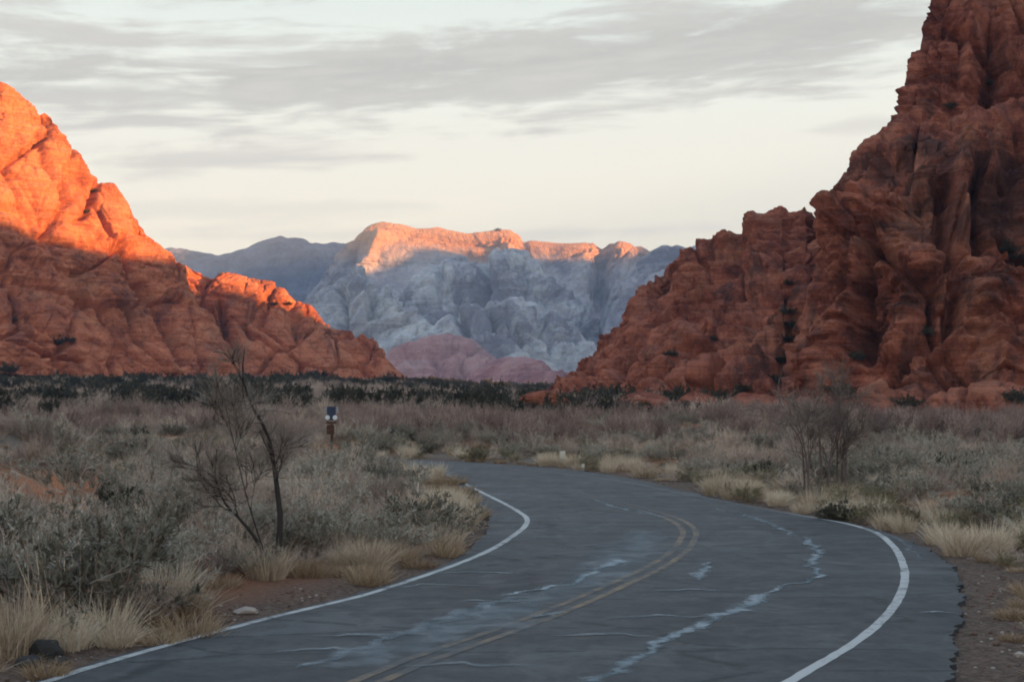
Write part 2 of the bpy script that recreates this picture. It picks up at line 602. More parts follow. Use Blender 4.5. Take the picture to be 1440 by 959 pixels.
M_FARRED = mat_rock('rose_sandstone', (0.21, 0.085, 0.095), (0.38, 0.145, 0.145), (0.54, 0.30, 0.27), (0.22, 0.14, 0.145), sc=0.09, vstrength=0.5, tilt=0.3, bumpd=0.5, bedmix=.15, mott=.6)
M_FARBLUE = mat_rock('shade_blue_sandstone', (0.11, 0.11, 0.15), (0.19, 0.185, 0.24), (0.28, 0.26, 0.31), (0.13, 0.12, 0.16), sc=0.05, vstrength=0.5, bumpd=0.6, bedmix=.1, strata=.2)  # blue of the shaded distance put into the rock colour

# ------------------------------------------------------------------ ground
gx = np.sinh(np.linspace(-1, 1, 300) * 6.0) / math.sinh(6.0) * 4200
gy = np.concatenate([np.linspace(-900, -40, 14)[:-1], np.linspace(-40, 8, 20)[:-1], np.linspace(8, 75, 190)[:-1], 75 + (np.linspace(0, 1, 110) ** 2.2) * 3900])
GX, GY = np.meshgrid(gx, gy)
GP = np.stack([GX.ravel(), GY.ravel()], 1)
gd_ = road_dist(GP)
GZ = gz(GP, gd_)
nx_, ny_ = len(gx), len(gy)


def gridfaces(ny, nx):
    a = np.arange(ny * nx).reshape(ny, nx)
    return np.stack([a[:-1, :-1].ravel(), a[:-1, 1:].ravel(), a[1:, 1:].ravel(), a[1:, :-1].ravel()], 1)


gme = mesh('ground', np.column_stack([GP, GZ]), gridfaces(ny_, nx_), True)
ground = tag(link('ground', gme, M_GROUND), 'red and brown desert soil of the valley floor', kind='structure')
BARE = [(-12.4, 38.2, 2.1, 4.2), (-10.6, 33, 1.0, 3.0), (18.5, 38, 3, 1.4), (15.5, 33.5, 3.2, 1.0), (-5.6, 22.0, 1.5, 0.6), (10.5, 60, 3, .9)]
bare = np.zeros(len(GP))
for bx, by, rx, ry in BARE:
    bare = np.maximum(bare, np.exp(-(((GP[:, 0] - bx) / rx) ** 2 + ((GP[:, 1] - by) / ry) ** 2) ** 2))
a = gme.attributes.new('bare', 'FLOAT', 'POINT')
a.data.foreach_set('value', bare.astype(np.float32))
vv = (1 - sst(0.5, 2.2, gd_)) + np.where((GP[:, 0] > 3) & (GP[:, 1] < 22), 0.9 * (1 - sst(3.0, 6.0, gd_)), 0)
a = gme.attributes.new('verge', 'FLOAT', 'POINT')
a.data.foreach_set('value', np.clip(vv, 0, 1).astype(np.float32))


# ------------------------------------------------------------------ road, lines and repairs
def resample(c, n):
    d = np.concatenate([[0], np.cumsum(np.linalg.norm(np.diff(c, axis=0), axis=1))])
    t = np.linspace(0, d[-1], n)
    return np.stack([np.interp(t, d, c[:, 0]), np.interp(t, d, c[:, 1])], 1)


poly3 = [Vector((x, y, 0.0)) for x, y in ROADPOLY]
bm = bmesh.new()
vs = [bm.verts.new(p) for p in poly3]
f = bm.faces.new(vs)
bmesh.ops.triangulate(bm, faces=[f])
bmesh.ops.recalc_face_normals(bm, faces=bm.faces[:])
ext = bmesh.ops.extrude_edge_only(bm, edges=[e for e in bm.edges if e.is_boundary])
for v in ext['geom']:
    if isinstance(v, bmesh.types.BMVert):
        v.co.z = -0.14
rme = bpy.data.meshes.new('road')
bm.to_mesh(rme)
bm.free()
if rme.polygons[0].normal.z < 0:
    rme.flip_normals()
road = tag(link('road', rme, M_ASPH), 'worn grey two lane asphalt road curving through the valley', kind='structure')


def normals2(c):
    n = np.gradient(c, axis=0)
    n = np.stack([-n[:, 1], n[:, 0]], 1)
    return n / np.linalg.norm(n, axis=1)[:, None]


def stripe(name, c, w, off, z, mat, wornf=None, jagged=0.012):
    n = normals2(c)
    k = np.arange(len(c))
    q = np.stack([c[:, 0] * 3, c[:, 1] * 3, k * 0.0], 1)
    a_ = c + n * (off + w / 2 + jagged * fbm(q, 2))[:, None]
    b_ = c + n * (off - w / 2 + jagged * fbm(q + 31, 2))[:, None]
    V = np.empty((2 * len(c), 3))
    V[0::2, :2], V[1::2, :2], V[:, 2] = a_, b_, z
    i = np.arange(0, 2 * len(c) - 2, 2)
    me = mesh(name, V, np.stack([i, i + 1, i + 3, i + 2], 1))
    if me.polygons[0].normal.z < 0:
        me.flip_normals()
    if wornf is not None:
        at_ = me.attributes.new('worn', 'FLOAT', 'POINT')
        at_.data.foreach_set('value', np.repeat(wornf, 2).astype(np.float32))
    o = link(name, me, mat, road)
    return o


def upto(c, ymax):
    return c[:np.argmax(c[:, 1] > ymax)] if (c[:, 1] > ymax).any() else c


cl = fine(c_lw, 700)
cr_ = fine(c_rw, 700)
cy = fine(c_yo, 700)
stripe('edge_line', upto(cl, 44), 0.105, 0, 0.004, M_WHITE, sst(36, 42, upto(cl, 44)[:, 1]) * 0.9)
cr2 = upto(cr_, 44)
wr = 0.9 * sst(26.5, 30.5, cr2[:, 1])
stripe('edge_line', cr2, 0.112, 0, 0.004, M_WHITE, wr)
cy2 = upto(cy, 46)
wy = 0.92 * sst(27.0, 30.0, cy2[:, 1])
stripe('centre_line', cy2, 0.11, 0.0, 0.004, M_YELLOW, wy)
stripe('centre_line', cy2, 0.11, 0.235, 0.004, M_YELLOW, wy)


def smear(img, widths, z, fade=1.0, n=160, corew=0.4, amp=0.5):
    """a run of pale weathered filler on the asphalt, ragged on both sides"""
    w = spline([gnd(*p) for p in img], n)
    u = np.linspace(0, 1, n)
    wd = np.interp(u, np.linspace(0, 1, len(widths)), widths)
    nn = normals2(w)
    rows = []
    k = np.stack([w[:, 0] * 2.1, w[:, 1] * 2.1, 0 * u], 1)
    wob = fbm(k, 4, 0.65) * 0.10
    for s in (-1, -0.5, 0, 0.5, 1):
        jagv = 1 + amp * fbm(k * 1.7 + 13 * s, 3, 0.7)
        rows.append(w + nn * (s * wd * jagv + wob)[:, None])
    V = np.concatenate([np.column_stack([r, np.full(n, z)]) for r in rows])
    me = mesh('crack_filler', V, gridfaces(5, n))
    if me.polygons[0].normal.z < 0:
        me.flip_normals()
    core = np.repeat([0.0, 0.55, 1.0, 0.55, 0.0], n)
    fd = np.tile(np.minimum(sst(0, 0.06, u), sst(1, 0.94, u)), 5) * fade
    for nm, val in (('core', core), ('fade', fd)):
        at_ = me.attributes.new(nm, 'FLOAT', 'POINT')
        at_.data.foreach_set('value', val.astype(np.float32))
    return link('crack_filler', me, M_SEAL, road)


smear([(400, 944), (470, 925), (540, 900), (600, 880), (640, 866), (690, 850), (730, 838)], [.05, .14, .10, .16, .2, .2, .1], 0.006, 0.6)
smear([(700, 838), (760, 828), (806, 820), (832, 805), (850, 797), (876, 785)], [.04, .08, .10, .10, .16, .18], 0.010, 1.0)
smear([(640, 872), (720, 852), (790, 832), (830, 815), (880, 780), (905, 755), (900, 745)], [.3, .5, .6, .7, .8, .6, .3], 0.0075, 0.4)
smear([(455, 942), (560, 912), (680, 872), (760, 850)], [.2, .6, .7, .4], 0.0085, 0.4)
smear([(835, 968), (862, 945), (900, 922), (925, 908), (960, 888), (1010, 868), (1050, 851), (1085, 833)], [.14, .15, .10, .12, .12, .16, .2, .10], 0.006, 0.85)
smear([(1070, 838), (1105, 824), (1140, 818), (1150, 808), (1145, 790), (1152, 778), (1138, 762), (1124, 754)], [.05, .07, .07, .10, .10, .12, .11, .06], 0.010, 0.85)
smear([(1125, 756), (1095, 742), (1070, 732), (1045, 724), (1000, 714)], [.04, .1, .12, .10, .05], 0.006, 0.6)
smear([(978, 816), (985, 806), (992, 798), (994, 790)], [.07, .14, .10, .06], 0.006, 0.8)
smear([(750, 868), (770, 864), (795, 858)], [.05, .09, .04], 0.0095, 0.6)
smear([(1225, 741), (1260, 757), (1285, 775), (1300, 790)], [.05, .06, .06, .03], 0.006, 0.45)
smear([(835, 702), (870, 714), (910, 722), (950, 728)], [.05, .12, .12, .05], 0.006, 0.6)
for px0, px1, y0, wd, fdv in ((600, 742, 806, .035, .6), (560, 700, 786 + 38, .03, .5), (740, 860, 782, .03, .45), (690, 800, 757, .03, .4), (430, 600, 893, .035, .55),
                         (380, 520, 914, .03, .5), (905, 1035, 830, .035, .6), (850, 1010, 868, .035, .5), (770, 930, 893, .035, .5), (560, 760, 935, .035, .45),
                         (820, 960, 725, .03, .5), (770, 900, 742, .03, .4), (990, 1120, 778, .03, .35), (1300, 1348, 862, .03, .6), (800, 905, 768, .03, .45), (640, 740, 846, .035, .45)):
    smear([(px0, y0 + 2), (px0 * .6 + px1 * .4, y0 - 1), (px1, y0 + 1)], [.01, wd * 2.2, wd * 2.2, .01], 0.0125 + 0.0007 * random.random(), fdv * 0.9, 60)

# ------------------------------------------------------------------ rock masses
BVHS = {}


def rock(name, label, cols, nt, crest, Dbase, Dcrest, zbase, prof, back, mat, disp, strokes=(), nback=14, cfade=.75):
    """a rock mass: for every bearing a foot (distance Dbase, height zbase) rises along a profile to a crest
    (distance Dcrest) and falls away behind it; the surface is then worn by three dimensional noise"""
    px = np.concatenate([np.linspace(a, b, n, endpoint=False) for a, b, n in cols] + [[cols[-1][1]]])
    cx = np.array([p[0] for p in crest], float)
    cyv = np.array([p[1] for p in crest], float)
    cpy = np.interp(px, cx, cyv)
    fb = lambda d: np.interp(px, [q[0] for q in d], [q[1] for q in d]) if isinstance(d, (list, tuple)) else np.full(len(px), float(d))
    db, dc, zb = fb(Dbase), fb(Dcrest), fb(zbase)
    u = (px - 720) / FPX / math.cos(PITCH)
    k = np.array([ray(a, b).z / ray(a, b).y for a, b in zip(px, cpy)])
    zc = CAM_H + k * dc
    zc = np.maximum(zc, zb + 0.5)
    t = np.linspace(0, 1, nt)
    tp = np.array([p[0] for p in prof]); dp = np.array([p[1] for p in prof]); zp = np.array([p[2] for p in prof])
    fd, fz = np.interp(t, tp, dp), np.interp(t, tp, zp)
    D = db[None] + (dc - db)[None] * fd[:, None]
    Z = zb[None] + (zc - zb)[None] * fz[:, None]
    tb = np.linspace(0, 1, nback + 1)[1:]
    D = np.vstack([D, dc[None] + back * tb[:, None]])
    Z = np.vstack([Z, zb[None] + (zc - zb)[None] * (1 - tb[:, None] ** 1.6)])
    X = u[None] * D
    ny, nx = D.shape
    P = np.stack([X, D, Z], 2)
    du = np.gradient(P, axis=1)
    dv = np.gradient(P, axis=0)
    N = np.cross(du, dv)
    N /= np.linalg.norm(N, axis=2)[:, :, None] + 1e-9
    N[:, :, 1] = np.where(N[:, :, 1] == 0, -1e-3, N[:, :, 1])
    # smooth the normals so that the wear pushes broad faces outwards
    for _ in range(6):
        Np = np.pad(N, ((1, 1), (1, 1), (0, 0)), 'edge')
        N = (Np[:-2, 1:-1] + Np[2:, 1:-1] + Np[1:-1, :-2] + Np[1:-1, 2:] + N) / 5
    N /= np.linalg.norm(N, axis=2)[:, :, None] + 1e-9
    P = P.reshape(-1, 3)
    N = N.reshape(-1, 3)
    off = np.zeros(len(P))
    if strokes:
        ix, iy = project(P)
        for pts, w, amp in strokes:
            pts = np.array(pts, float)
            dmin = np.full(len(P), 1e9)
            for a, b in zip(pts[:-1], pts[1:]):
                ab = b - a
                tt = np.clip(((ix - a[0]) * ab[0] + (iy - a[1]) * ab[1]) / max(ab @ ab, 1e-9), 0, 1)
                dmin = np.minimum(dmin, np.hypot(ix - a[0] - tt * ab[0], iy - a[1] - tt * ab[1]))
            wob = w * (1 + 0.35 * perlin(P * 0.13))
            off += amp * np.exp(-(dmin / wob) ** 2)
    d = disp(P) + off
    fade = np.ones((ny, nx))
    fade[nt - 8:nt + 3] = cfade
    d = d * fade.ravel()
    V = P + N * d[:, None]
    me = mesh(name, V, gridfaces(ny, nx), True)
    o = tag(link(name, me, mat), label, kind='structure')
    BVHS[o.name] = o
    return o


def wear_red(s=1.0, amp=1.0, joints=1.0, strata=1.0, dip=(0.10, 0.06), stretch=0.45, seed=0.0, pits=0.0):
    def f(P):
        Q = P + seed
        warp = np.stack([perlin(Q * .05 * s), perlin(Q * .05 * s + 40), perlin(Q * .05 * s + 80)], 1) * 5 / s
        R = (Q + warp)
        A = R * np.array([1, 1, stretch])
        d = 3.4 * billow(A * .055 * s, 1, 0.5)
        d += 1.5 * billow(R * np.array([1, 1, .7]) * .105 * s + 7, 2, 0.5)
        d += 0.42 * billow(R * np.array([1, 1, 1.7]) * .45 * s + 3, 3, 0.6) * .6
        # bedding: soft and hard layers
        h = (R[:, 2] + dip[0] * R[:, 0] + dip[1] * R[:, 1]) * s
        o = np.zeros(len(P))
        g = perlin(np.stack([o + 2.2, R[:, 0] * .02 * s, h * .38], 1)) + 0.6 * perlin(np.stack([o + 5.2, R[:, 0] * .05 * s, h * 1.0], 1)) + .35 * perlin(np.stack([o, R[:, 0] * .1 * s, h * 2.4], 1))
        mod = 0.55 + 0.45 * perlin(Q * .04 * s + 60)
        d += strata * 0.85 * np.tanh(3.5 * g) * mod
        hb = h + 0.5 * perlin(Q * .22 * s)
        g2 = perlin(np.stack([o + 9, R[:, 0] * .06 * s, hb * 1.15], 1))
        g3 = perlin(np.stack([o + 19, R[:, 0] * .15 * s, hb * 2.7], 1))
        m2 = sst(-.35, .35, perlin(Q * .09 * s + 31))
        d += strata * m2 * (0.44 * np.tanh(10 * g2) + 0.22 * np.tanh(8 * g3))
        # joints and cracks
        e, c = worley(A * .10 * s)
        d += joints * (1.7 * (c - .5) - 1.8 * np.exp(-(e / 0.05) ** 2))
        e, c = worley(R * np.array([1, 1, 1.5]) * .30 * s + 11)
        d += joints * (0.30 * (c - .5) - 0.36 * np.exp(-(e / 0.07) ** 2))
        if pits:
            d -= pits * sst(.22, .5, perlin(R * np.array([1, 1, 1.3]) * .13 * s + 47)) + .3 * pits * sst(.25, .5, perlin(R * np.array([1, 1, 1.5]) * .34 * s + 57))
        d += 0.18 * fbm(R * 1.3 * s, 3, 0.6)
        return d * amp / s
    return f


# --- right: the tall wall, its upper tower, the shoulder and the rounded foot
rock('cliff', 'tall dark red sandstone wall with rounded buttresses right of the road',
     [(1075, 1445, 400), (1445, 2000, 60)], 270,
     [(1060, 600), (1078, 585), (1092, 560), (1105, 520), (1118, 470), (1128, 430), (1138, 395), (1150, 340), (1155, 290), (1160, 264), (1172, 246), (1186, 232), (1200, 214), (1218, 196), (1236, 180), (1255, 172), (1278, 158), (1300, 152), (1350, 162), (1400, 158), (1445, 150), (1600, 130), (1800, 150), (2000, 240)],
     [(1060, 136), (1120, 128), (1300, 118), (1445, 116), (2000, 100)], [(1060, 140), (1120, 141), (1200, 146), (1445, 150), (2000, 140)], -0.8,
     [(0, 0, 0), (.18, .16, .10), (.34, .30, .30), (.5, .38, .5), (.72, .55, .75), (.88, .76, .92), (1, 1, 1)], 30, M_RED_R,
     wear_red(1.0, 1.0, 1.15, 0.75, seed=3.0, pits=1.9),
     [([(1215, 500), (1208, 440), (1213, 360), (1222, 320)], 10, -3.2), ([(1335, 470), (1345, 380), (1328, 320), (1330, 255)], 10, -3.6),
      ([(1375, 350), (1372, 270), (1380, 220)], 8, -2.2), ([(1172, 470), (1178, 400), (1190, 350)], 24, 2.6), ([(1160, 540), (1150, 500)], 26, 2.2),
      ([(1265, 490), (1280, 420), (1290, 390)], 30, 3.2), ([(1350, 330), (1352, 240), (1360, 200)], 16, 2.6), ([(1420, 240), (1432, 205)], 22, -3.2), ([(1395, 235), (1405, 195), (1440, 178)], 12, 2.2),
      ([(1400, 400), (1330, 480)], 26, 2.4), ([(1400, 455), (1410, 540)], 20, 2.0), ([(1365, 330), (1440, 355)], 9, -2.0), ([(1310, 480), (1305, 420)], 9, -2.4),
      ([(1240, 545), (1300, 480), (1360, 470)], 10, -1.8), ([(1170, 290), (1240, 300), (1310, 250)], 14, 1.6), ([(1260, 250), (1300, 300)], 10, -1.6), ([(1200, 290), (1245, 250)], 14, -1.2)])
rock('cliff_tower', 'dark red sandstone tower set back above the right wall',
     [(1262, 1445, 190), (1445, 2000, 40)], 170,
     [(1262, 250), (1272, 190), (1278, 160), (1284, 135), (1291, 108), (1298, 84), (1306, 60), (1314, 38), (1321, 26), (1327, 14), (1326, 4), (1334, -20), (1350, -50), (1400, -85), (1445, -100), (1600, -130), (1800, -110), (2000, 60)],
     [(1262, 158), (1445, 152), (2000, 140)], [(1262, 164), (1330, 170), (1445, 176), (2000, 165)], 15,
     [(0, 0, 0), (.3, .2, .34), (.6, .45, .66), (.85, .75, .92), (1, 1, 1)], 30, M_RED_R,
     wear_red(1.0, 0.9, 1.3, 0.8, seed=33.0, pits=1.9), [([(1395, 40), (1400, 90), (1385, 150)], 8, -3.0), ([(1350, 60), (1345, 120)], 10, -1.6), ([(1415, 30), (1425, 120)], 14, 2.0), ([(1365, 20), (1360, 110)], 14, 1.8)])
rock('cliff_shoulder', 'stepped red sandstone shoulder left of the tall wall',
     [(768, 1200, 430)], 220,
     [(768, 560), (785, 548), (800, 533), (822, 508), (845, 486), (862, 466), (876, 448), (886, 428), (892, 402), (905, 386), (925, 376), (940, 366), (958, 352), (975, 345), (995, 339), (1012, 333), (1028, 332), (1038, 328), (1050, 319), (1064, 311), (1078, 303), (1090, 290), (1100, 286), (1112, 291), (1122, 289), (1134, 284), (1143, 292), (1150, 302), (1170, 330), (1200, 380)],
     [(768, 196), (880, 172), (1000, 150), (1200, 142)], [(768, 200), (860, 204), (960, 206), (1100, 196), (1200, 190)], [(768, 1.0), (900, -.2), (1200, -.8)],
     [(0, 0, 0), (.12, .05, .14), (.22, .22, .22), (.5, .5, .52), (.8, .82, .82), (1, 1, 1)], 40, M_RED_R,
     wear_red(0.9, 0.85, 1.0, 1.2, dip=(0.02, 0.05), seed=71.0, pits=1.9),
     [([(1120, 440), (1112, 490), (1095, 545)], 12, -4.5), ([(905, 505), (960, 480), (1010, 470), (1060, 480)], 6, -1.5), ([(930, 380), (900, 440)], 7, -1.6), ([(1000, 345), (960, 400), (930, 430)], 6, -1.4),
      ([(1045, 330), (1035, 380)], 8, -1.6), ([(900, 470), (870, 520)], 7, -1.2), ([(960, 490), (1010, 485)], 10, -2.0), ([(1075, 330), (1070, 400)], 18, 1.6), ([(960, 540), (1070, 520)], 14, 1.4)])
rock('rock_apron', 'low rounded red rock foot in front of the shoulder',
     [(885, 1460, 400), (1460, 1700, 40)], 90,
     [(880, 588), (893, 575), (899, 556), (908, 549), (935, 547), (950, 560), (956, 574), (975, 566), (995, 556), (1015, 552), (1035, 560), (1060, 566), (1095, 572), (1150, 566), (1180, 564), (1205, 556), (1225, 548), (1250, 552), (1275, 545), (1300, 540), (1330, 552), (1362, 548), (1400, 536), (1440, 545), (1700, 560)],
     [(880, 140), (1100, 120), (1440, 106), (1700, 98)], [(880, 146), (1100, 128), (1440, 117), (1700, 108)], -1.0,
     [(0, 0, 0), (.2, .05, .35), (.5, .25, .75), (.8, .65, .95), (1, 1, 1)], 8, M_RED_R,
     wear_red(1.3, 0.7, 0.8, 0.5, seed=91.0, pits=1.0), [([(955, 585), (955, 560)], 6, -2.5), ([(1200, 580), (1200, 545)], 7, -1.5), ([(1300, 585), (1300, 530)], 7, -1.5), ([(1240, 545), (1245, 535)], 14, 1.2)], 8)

# --- left: sunlit slope and the lower spur in front of it
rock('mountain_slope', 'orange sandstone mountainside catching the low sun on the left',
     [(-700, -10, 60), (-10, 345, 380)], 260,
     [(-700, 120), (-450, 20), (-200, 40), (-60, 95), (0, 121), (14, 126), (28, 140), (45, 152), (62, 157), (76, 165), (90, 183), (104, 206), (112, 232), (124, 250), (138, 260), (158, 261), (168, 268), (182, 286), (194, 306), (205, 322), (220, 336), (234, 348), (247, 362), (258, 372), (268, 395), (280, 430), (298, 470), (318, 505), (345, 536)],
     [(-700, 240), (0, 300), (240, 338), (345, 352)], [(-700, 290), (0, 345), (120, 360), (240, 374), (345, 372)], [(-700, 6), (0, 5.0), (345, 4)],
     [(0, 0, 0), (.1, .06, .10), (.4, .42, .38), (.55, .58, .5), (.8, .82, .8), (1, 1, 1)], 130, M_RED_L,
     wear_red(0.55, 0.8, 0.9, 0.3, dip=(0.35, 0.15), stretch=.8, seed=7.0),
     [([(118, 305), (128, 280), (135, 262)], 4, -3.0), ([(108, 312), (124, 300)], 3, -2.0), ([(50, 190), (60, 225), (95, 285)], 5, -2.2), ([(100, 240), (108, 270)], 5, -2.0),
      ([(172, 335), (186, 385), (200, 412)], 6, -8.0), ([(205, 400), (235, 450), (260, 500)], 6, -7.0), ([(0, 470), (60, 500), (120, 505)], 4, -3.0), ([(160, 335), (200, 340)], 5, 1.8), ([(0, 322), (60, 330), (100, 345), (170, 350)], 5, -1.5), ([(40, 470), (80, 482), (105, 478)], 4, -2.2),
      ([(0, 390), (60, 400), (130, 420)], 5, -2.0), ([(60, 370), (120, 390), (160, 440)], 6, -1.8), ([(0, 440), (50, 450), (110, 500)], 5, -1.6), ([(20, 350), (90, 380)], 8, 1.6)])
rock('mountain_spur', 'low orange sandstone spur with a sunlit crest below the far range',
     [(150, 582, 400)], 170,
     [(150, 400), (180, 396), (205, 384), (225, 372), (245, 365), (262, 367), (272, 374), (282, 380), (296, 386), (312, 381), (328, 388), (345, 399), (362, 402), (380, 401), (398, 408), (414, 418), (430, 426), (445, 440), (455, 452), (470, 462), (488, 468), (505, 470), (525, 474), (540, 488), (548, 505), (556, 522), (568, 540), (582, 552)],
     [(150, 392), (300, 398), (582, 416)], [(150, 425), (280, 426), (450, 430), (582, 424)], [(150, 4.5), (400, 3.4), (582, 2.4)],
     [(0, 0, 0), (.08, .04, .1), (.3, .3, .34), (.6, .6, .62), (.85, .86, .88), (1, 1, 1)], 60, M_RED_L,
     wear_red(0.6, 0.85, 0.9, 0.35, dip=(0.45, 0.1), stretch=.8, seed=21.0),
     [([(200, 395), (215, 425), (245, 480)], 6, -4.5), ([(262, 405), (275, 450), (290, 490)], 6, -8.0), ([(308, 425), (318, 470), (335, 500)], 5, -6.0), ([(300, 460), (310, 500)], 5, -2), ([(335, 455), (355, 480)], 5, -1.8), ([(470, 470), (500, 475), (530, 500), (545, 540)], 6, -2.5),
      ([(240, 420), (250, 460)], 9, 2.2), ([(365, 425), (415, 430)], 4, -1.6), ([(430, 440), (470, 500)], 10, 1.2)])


# --- far range
def wear_far(s, amp, gully=1.0, seed=0.0, st=0.12):
    def f(P):
        Q = P + seed
        warp = np.stack([perlin(Q * .004), perlin(Q * .004 + 40), perlin(Q * .004 + 80)], 1) * 55
        R = Q + warp
        A = np.stack([R[:, 0] + .75 * R[:, 2] * np.tanh(perlin(Q * .0016 + 9) * 3), R[:, 1], R[:, 2] * .45], 1)
        d = 42 * billow(A * .0042 * s, 3, 0.5) * gully
        d += 17 * billow(A * .014 * s + 5, 3, 0.55)
        e, c = worley(A * .011 * s)
        d += 13 * (c - .5) - 10 * np.exp(-(e / .09) ** 2)
        o = np.zeros(len(P))
        h = R[:, 2] + .1 * R[:, 0]
        d += st * 14 * np.tanh(2 * perlin(np.stack([o, R[:, 0] * .002, h * .03], 1)))
        d += 4 * fbm(R * .06, 3, .6)
        return d * amp
    return f


rock('far_range', 'long blue grey mountain ridge left of the pale summit',
     [(100, 640, 260)], 90,
     [(100, 420), (180, 360), (236, 344), (262, 350), (285, 357), (308, 361), (325, 358), (345, 350), (368, 340), (392, 333), (408, 335), (425, 338), (452, 344), (480, 342), (505, 338), (560, 350), (640, 420)],
     3000, 3250, 2, [(0, 0, 0), (.3, .25, .25), (.6, .5, .6), (.85, .85, .9), (1, 1, 1)], 600, M_FARBLUE, wear_far(0.9, 0.6, 1.4, seed=10), cfade=.4)
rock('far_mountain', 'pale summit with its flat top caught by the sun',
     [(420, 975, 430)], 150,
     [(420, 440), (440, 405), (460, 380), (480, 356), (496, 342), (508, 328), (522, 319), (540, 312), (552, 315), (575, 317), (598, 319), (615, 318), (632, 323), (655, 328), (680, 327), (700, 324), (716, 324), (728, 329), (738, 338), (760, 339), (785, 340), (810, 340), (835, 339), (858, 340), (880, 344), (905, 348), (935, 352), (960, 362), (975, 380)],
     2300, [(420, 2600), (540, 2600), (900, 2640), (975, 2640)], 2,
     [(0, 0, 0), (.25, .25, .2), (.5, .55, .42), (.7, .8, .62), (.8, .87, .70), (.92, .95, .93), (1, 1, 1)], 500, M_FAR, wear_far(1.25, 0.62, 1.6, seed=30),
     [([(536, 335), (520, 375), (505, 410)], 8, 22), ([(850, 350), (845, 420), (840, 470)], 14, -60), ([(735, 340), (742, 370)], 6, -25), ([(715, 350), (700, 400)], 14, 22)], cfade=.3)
DOMEP = [(0, 0, 0), (.25, .2, .3), (.55, .5, .66), (.8, .75, .9), (1, 1, 1)]
rock('white_dome', 'tall pale sandstone dome leaning on the far summit', [(540, 880, 240)], 110,
     [(540, 470), (560, 430), (585, 398), (608, 378), (632, 366), (650, 370), (668, 380), (684, 366), (702, 356), (720, 354), (738, 360), (755, 374), (775, 396), (800, 420), (830, 450), (860, 500), (880, 545)],
     2050, [(540, 2330), (720, 2340), (880, 2200)], 2.2, DOMEP, 200, M_FARWHITE, wear_far(1.3, 0.75, 1.6, seed=55),
     [([(684, 370), (676, 420), (690, 470)], 6, -34), ([(740, 372), (770, 430)], 6, -24), ([(620, 380), (600, 430)], 6, -24), ([(710, 380), (720, 440)], 14, 24)], cfade=.5)
rock('white_dome', 'pale sandstone dome at the left, above the orange spur', [(418, 640, 190)], 100,
     [(418, 450), (432, 428), (448, 408), (466, 392), (484, 381), (500, 384), (514, 392), (530, 400), (548, 410), (566, 424), (585, 440), (605, 462), (625, 490), (640, 520)],
     1900, [(418, 2200), (640, 2080)], 2.2, DOMEP, 200, M_FARWHITE, wear_far(1.5, 0.7, 1.5, seed=155),
     [([(470, 398), (490, 440), (480, 480)], 6, -26), ([(530, 405), (520, 450)], 6, -22), ([(500, 400), (510, 440)], 10, 18)], cfade=.5)
rock('white_dome', 'low broad pale slab sloping down to the valley on the right', [(575, 875, 230)], 90,
     [(575, 500), (595, 468), (615, 448), (640, 436), (660, 428), (690, 424), (715, 428), (735, 424), (760, 432), (785, 446), (810, 462), (835, 490), (860, 522), (875, 547)],
     1650, [(575, 1950), (875, 1850)], 2.2, DOMEP, 200, M_FARWHITE, wear_far(1.7, 0.62, 1.4, seed=255),
     [([(680, 430), (720, 460), (790, 490)], 6, -24), ([(640, 440), (660, 470)], 6, -20), ([(760, 440), (800, 500)], 6, -20)], cfade=.5)
rock('red_hill', 'rose coloured hill at the foot of the pale domes, left one', [(535, 745, 170)], 60,
     [(535, 545), (548, 520), (560, 502), (578, 491), (600, 480), (620, 474), (640, 473), (660, 478), (680, 488), (700, 503), (720, 524), (745, 547)],
     1480, [(535, 1600), (745, 1620)], 2.4, DOMEP, 160, M_FARRED, wear_far(2.4, 0.5, 1.3, seed=77, st=.25), cfade=.6)
rock('red_hill', 'rose coloured hill at the foot of the pale domes, right one', [(640, 815, 150)], 60,
     [(640, 547), (660, 528), (680, 514), (700, 507), (718, 504), (735, 506), (752, 512), (768, 522), (785, 533), (800, 541), (815, 547)],
     1360, [(640, 1440), (815, 1440)], 2.4, DOMEP, 120, M_FARRED, wear_far(2.6, 0.4, 1.3, seed=177, st=.25), cfade=.6)
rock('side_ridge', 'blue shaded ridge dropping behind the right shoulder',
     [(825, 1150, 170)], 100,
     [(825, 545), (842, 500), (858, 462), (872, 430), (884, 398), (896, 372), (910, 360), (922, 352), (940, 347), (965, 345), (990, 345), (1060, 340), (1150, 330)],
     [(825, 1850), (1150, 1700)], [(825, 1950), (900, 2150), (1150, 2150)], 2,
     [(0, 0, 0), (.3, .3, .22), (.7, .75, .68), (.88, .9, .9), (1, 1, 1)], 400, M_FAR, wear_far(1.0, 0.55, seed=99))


# --- where bushes cling to the rocks
def hit(px, py):
    dg = bpy.context.evaluated_depsgraph_get()
    ok, loc, nrm, _, ob, _ = SC.ray_cast(dg, Vector((0, 0, CAM_H)), ray(px, py).normalized())
    return loc if ok else None


